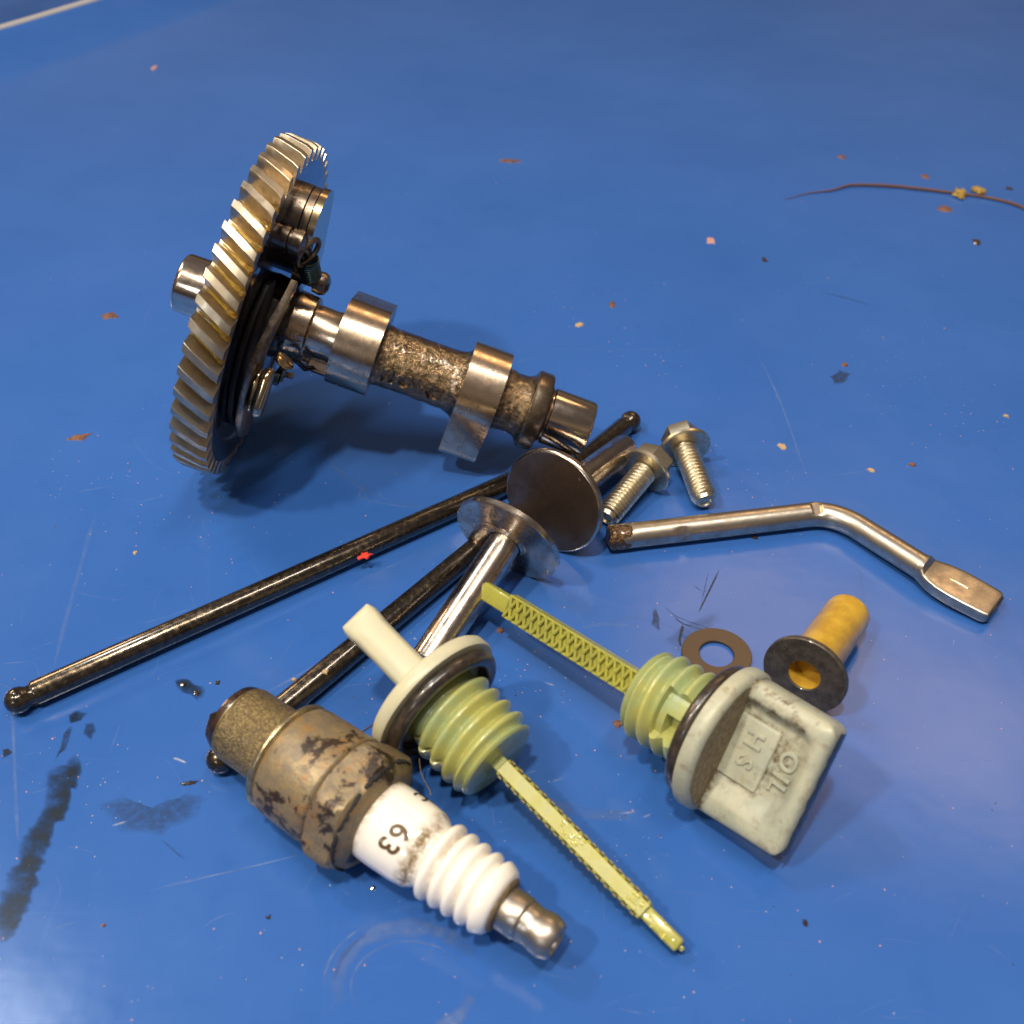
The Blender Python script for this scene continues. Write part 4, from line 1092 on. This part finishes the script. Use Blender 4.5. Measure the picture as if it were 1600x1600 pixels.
# ------------------------------------------------------------------ twig-like fibre and debris
def strand(name, px, z, rad, mat, label, cat):
    P = [at(u, v, zz) for (u, v), zz in zip(px, z)]; o0 = P[len(P) // 2].copy(); o0.z = 0
    Q = []
    for i in range(len(P) - 1):
        a, b, c, d = P[max(i - 1, 0)], P[i], P[i + 1], P[min(i + 2, len(P) - 1)]
        for k in range(8):
            t = k / 8; q = .5 * ((2 * b) + (c - a) * t + (2 * a - 5 * b + 4 * c - d) * t * t + (3 * b - a - 3 * c + d) * t ** 3); q += Vector((0, noise.noise(q * .3), noise.noise(q * .3 + Vector((3, 3, 3))) * .3)) * .35; Q.append(q)
    Q.append(P[-1]); n = len(Q); bm = bmesh.new()
    rr = [rad[0] + (rad[1] - rad[0]) * min(1, i / (n * .45)) for i in range(n)]
    tube(bm, [q - o0 for q in Q], rr, 8); o = finish(bm, name, mat, None); o.location = o0 * U; return tag(o, label, cat)
strand("dried_twig", [(1225, 312), (1262, 302), (1300, 297), (1332, 289), (1400, 291), (1480, 300), (1540, 308), (1580, 317), (1606, 328)], [.15, .3, .5, .8, .8, .7, .6, .6, .5], (.10, .52), M['fibre'],
       "thin dark curved dried twig on the bare tray at the upper right", "twig")
def flake(u, v, w, h, mat, label=None, cat="flake", rot=0.0, z=0.0, name="flake", thick=.35, group=None, seed=0):
    c = at(u, v, z); s = (at(u + 1, v, z) - c).length; fy = 1 / max(.25, math.sin(math.atan2(CH, c.y)))
    bm = bmesh.new(); n = 13; rg = random.Random(seed or int(u * 7 + v)); top = []; bot = []; a0 = rg.uniform(0, 6)
    for k in range(n):
        a = 2 * PI * k / n; r = rg.uniform(.42, 1.1)
        x, y = math.cos(a) * w * s / 2 * r, math.sin(a) * h * s * fy / 2 * r
        x, y = x * math.cos(rot) - y * math.sin(rot), x * math.sin(rot) + y * math.cos(rot)
        top.append(bm.verts.new((x * .85, y * .85, thick * rg.uniform(.6, 1.3)))); bot.append(bm.verts.new((x, y, 0.0)))
    ct = bm.verts.new((0, 0, thick * 1.3))
    for k in range(n):
        j = (k + 1) % n; bm.faces.new((bot[k], bot[j], top[j], top[k])); bm.faces.new((top[k], top[j], ct))
    bm.faces.new(bot[::-1])
    o = finish(bm, name, mat, None); o.location = c * U + Vector((0, 0, z * 0))
    if label: tag(o, label, cat, group)
    return o
gD = "bits of debris scattered on the tray"
flake(1500, 303, 28, 14, M['chip_yellow'], "yellow papery fragment stuck on the dark dried twig", z=.6, name="plant_fragment", cat="fragment", thick=1.0)
flake(1528, 298, 22, 11, M['chip_yellow'], "smaller yellow-brown fragment at the right of the pair on the dried twig", z=.5, name="plant_fragment", cat="fragment", thick=.9, rot=.4)
for args in [
    (171, 494, 36, 13, 'chip_brown', "brown rust flake left of the gear's shaft stub", .0),
    (125, 683, 46, 12, 'chip_brown', "long thin brown rust flake on the tray left of the gear", .25),
    (240, 107, 14, 8, 'chip_pink', "tiny pinkish flake near the far left wall of the tray", 0),
    (798, 252, 44, 7, 'chip_brown', "faint long brown flake alone in the upper middle of the tray", -.1),
    (957, 477, 14, 12, 'chip_brown', "reddish round crumb right of the camshaft's middle", 0),
    (905, 508, 20, 8, 'chip_tan', "small grey-tan crumb just above the camshaft's collar", 0),
    (1195, 407, 13, 11, 'chip_dark', "dark crumb alone on the bare tray left of the dried twig", 0),
    (1112, 376, 22, 11, 'chip_pink', "pinkish flake left of the dark crumb, below the twig's thin tip", .2),
    (1315, 245, 14, 8, 'chip_brown', "small brown crumb above the dried twig's thin half", 0),
    (1447, 276, 16, 8, 'chip_brown', "brown crumb just above the dried twig near its yellow fragment", .3),
    (1477, 326, 26, 10, 'chip_brown', "uneven brown crumb just under the dried twig's yellow fragment", .3),
    (1527, 379, 15, 11, 'chip_dark', "dark crumb on the tray well below the yellow fragment", 0),
    (1577, 295, 12, 8, 'chip_dark', "dark crumb above the dried twig at the right edge", 0),
    (1221, 697, 15, 13, 'chip_tan', "cream flake above the bend of the lever", .5),
    (1361, 735, 17, 7, 'chip_tan', "narrow cream flake above and right of the lever's bend", 0),
    (1426, 726, 14, 9, 'chip_brown', "brown crumb right of the narrow cream flake", 0),
    (1320, 570, 14, 8, 'chip_brown', "brown crumb beside the small grey smudge above the lever", 0),
    (1572, 650, 9, 7, 'chip_tan', "tan crumb near the right edge above the lever's paddle", 0),
    (880, 629, 8, 8, 'chip_dark', "black speck beside the camshaft's end journal", 0),
    (782, 985, 14, 11, 'chip_brown', "orange-brown crumb in the angle between dipstick and tappet stem", 0),
    (966, 1132, 20, 14, 'chip_brown', "rust-brown flake touching the threads of the grimy oil cap", .4),
    (340, 1067, 11, 10, 'chip_dark', "black oily droplet above the spark plug's threaded end", 0),
    (287, 1070, 12, 9, 'chip_dark', "left black grain in the oil blot beside the spark plug", 0),
    (308, 1083, 13, 11, 'chip_dark', "right black grain in the oil blot beside the spark plug", 0),
    (297, 1224, 30, 10, 'chip_dark', "elongated black oily crumb left of the spark plug's shell", .1),
    (1258, 1442, 9, 14, 'chip_dark', "dark seed-like crumb on the empty tray at the lower right", .3),
    (583, 1388, 9, 9, 'chip_dark', "dark crumb below the spark plug's ceramic", 0),
    (211, 864, 9, 7, 'chip_tan', "small orange crumb left of the long push rod's middle", 0),
    (1180, 840, 14, 7, 'chip_dark', "dark oily crumb just under the lever's straight part", 0),
    (162, 1446, 10, 7, 'chip_brown', "tiny brown crumb right of the oil smear's lower end", 0),
    (420, 1433, 12, 8, 'chip_dark', "dark crumb alone on the tray below the plug's hexagon", 0)]:
    flake(args[0], args[1], args[2], args[3], M[args[4]], args[5], "crumb", args[6], thick=.25, group=gD, name="debris_crumb")
flake(570, 869, 27, 11, M['red'], "red paint chip stuck on the long push rod", "paint chip", .35, z=3.9, name="paint_chip", thick=.3)
flake(509, 1050, 14, 10, M['chip_tan'], "tan chip stuck on the push rod above the spark plug", "chip", .3, z=5.0, name="dirt_chip", thick=.3)
flake(459, 1062, 9, 7, M['chip_tan'], "smaller tan chip beside the push rod above the spark plug", "chip", .3, z=4.2, name="dirt_chip", thick=.3)
flake(735, 858, 8, 6, M['chip_tan'], "tiny tan chip on the push rod beside the tappet's flange", "chip", 0, z=5.0, name="dirt_chip", thick=.2)
# fine dust
def dust(name, mat, n, size, seed, clusters):
    bm = bmesh.new(); rg = random.Random(seed)
    for k in range(n):
        if rg.random() < .45: cu, cv, sp_ = rg.choice(clusters); u, v = rg.gauss(cu, sp_), rg.gauss(cv, sp_ * .6)
        else: u, v = rg.uniform(-20, 1620), rg.uniform(180, 1620)
        c = at(u, v); r = rg.uniform(*size); m = 6; a0 = rg.uniform(0, 6)
        b = [bm.verts.new((c.x + r * rg.uniform(.6, 1.2) * math.cos(a0 + 2 * PI * q / m), c.y + r * rg.uniform(.6, 1.4) * math.sin(a0 + 2 * PI * q / m), .01)) for q in range(m)]
        tp = bm.verts.new((c.x, c.y, r * .6))
        for q in range(m): bm.faces.new((b[q], b[(q + 1) % m], tp))
    o = finish(bm, name, mat, None, recalc=False); return o
cl = [(900, 470, 50), (1010, 560, 40), (1500, 660, 60), (1380, 590, 60), (300, 800, 90), (860, 1060, 60), (960, 1300, 70), (120, 1200, 90), (1180, 750, 60), (640, 1060, 60), (200, 760, 80)]
tag(dust("dust", M['chip_pink'], 420, (.05, .20), 11, cl), "fine pinkish dust specks scattered over the blue tray", "dust", kind="stuff")
tag(dust("grit", M['chip_dark'], 90, (.06, .22), 12, cl), "fine black grit specks scattered over the blue tray", "grit", kind="stuff")
tag(dust("pale_specks", M['rim'], 420, (.05, .13), 13, cl), "tiny pale specks scattered over the blue tray", "specks", kind="stuff")
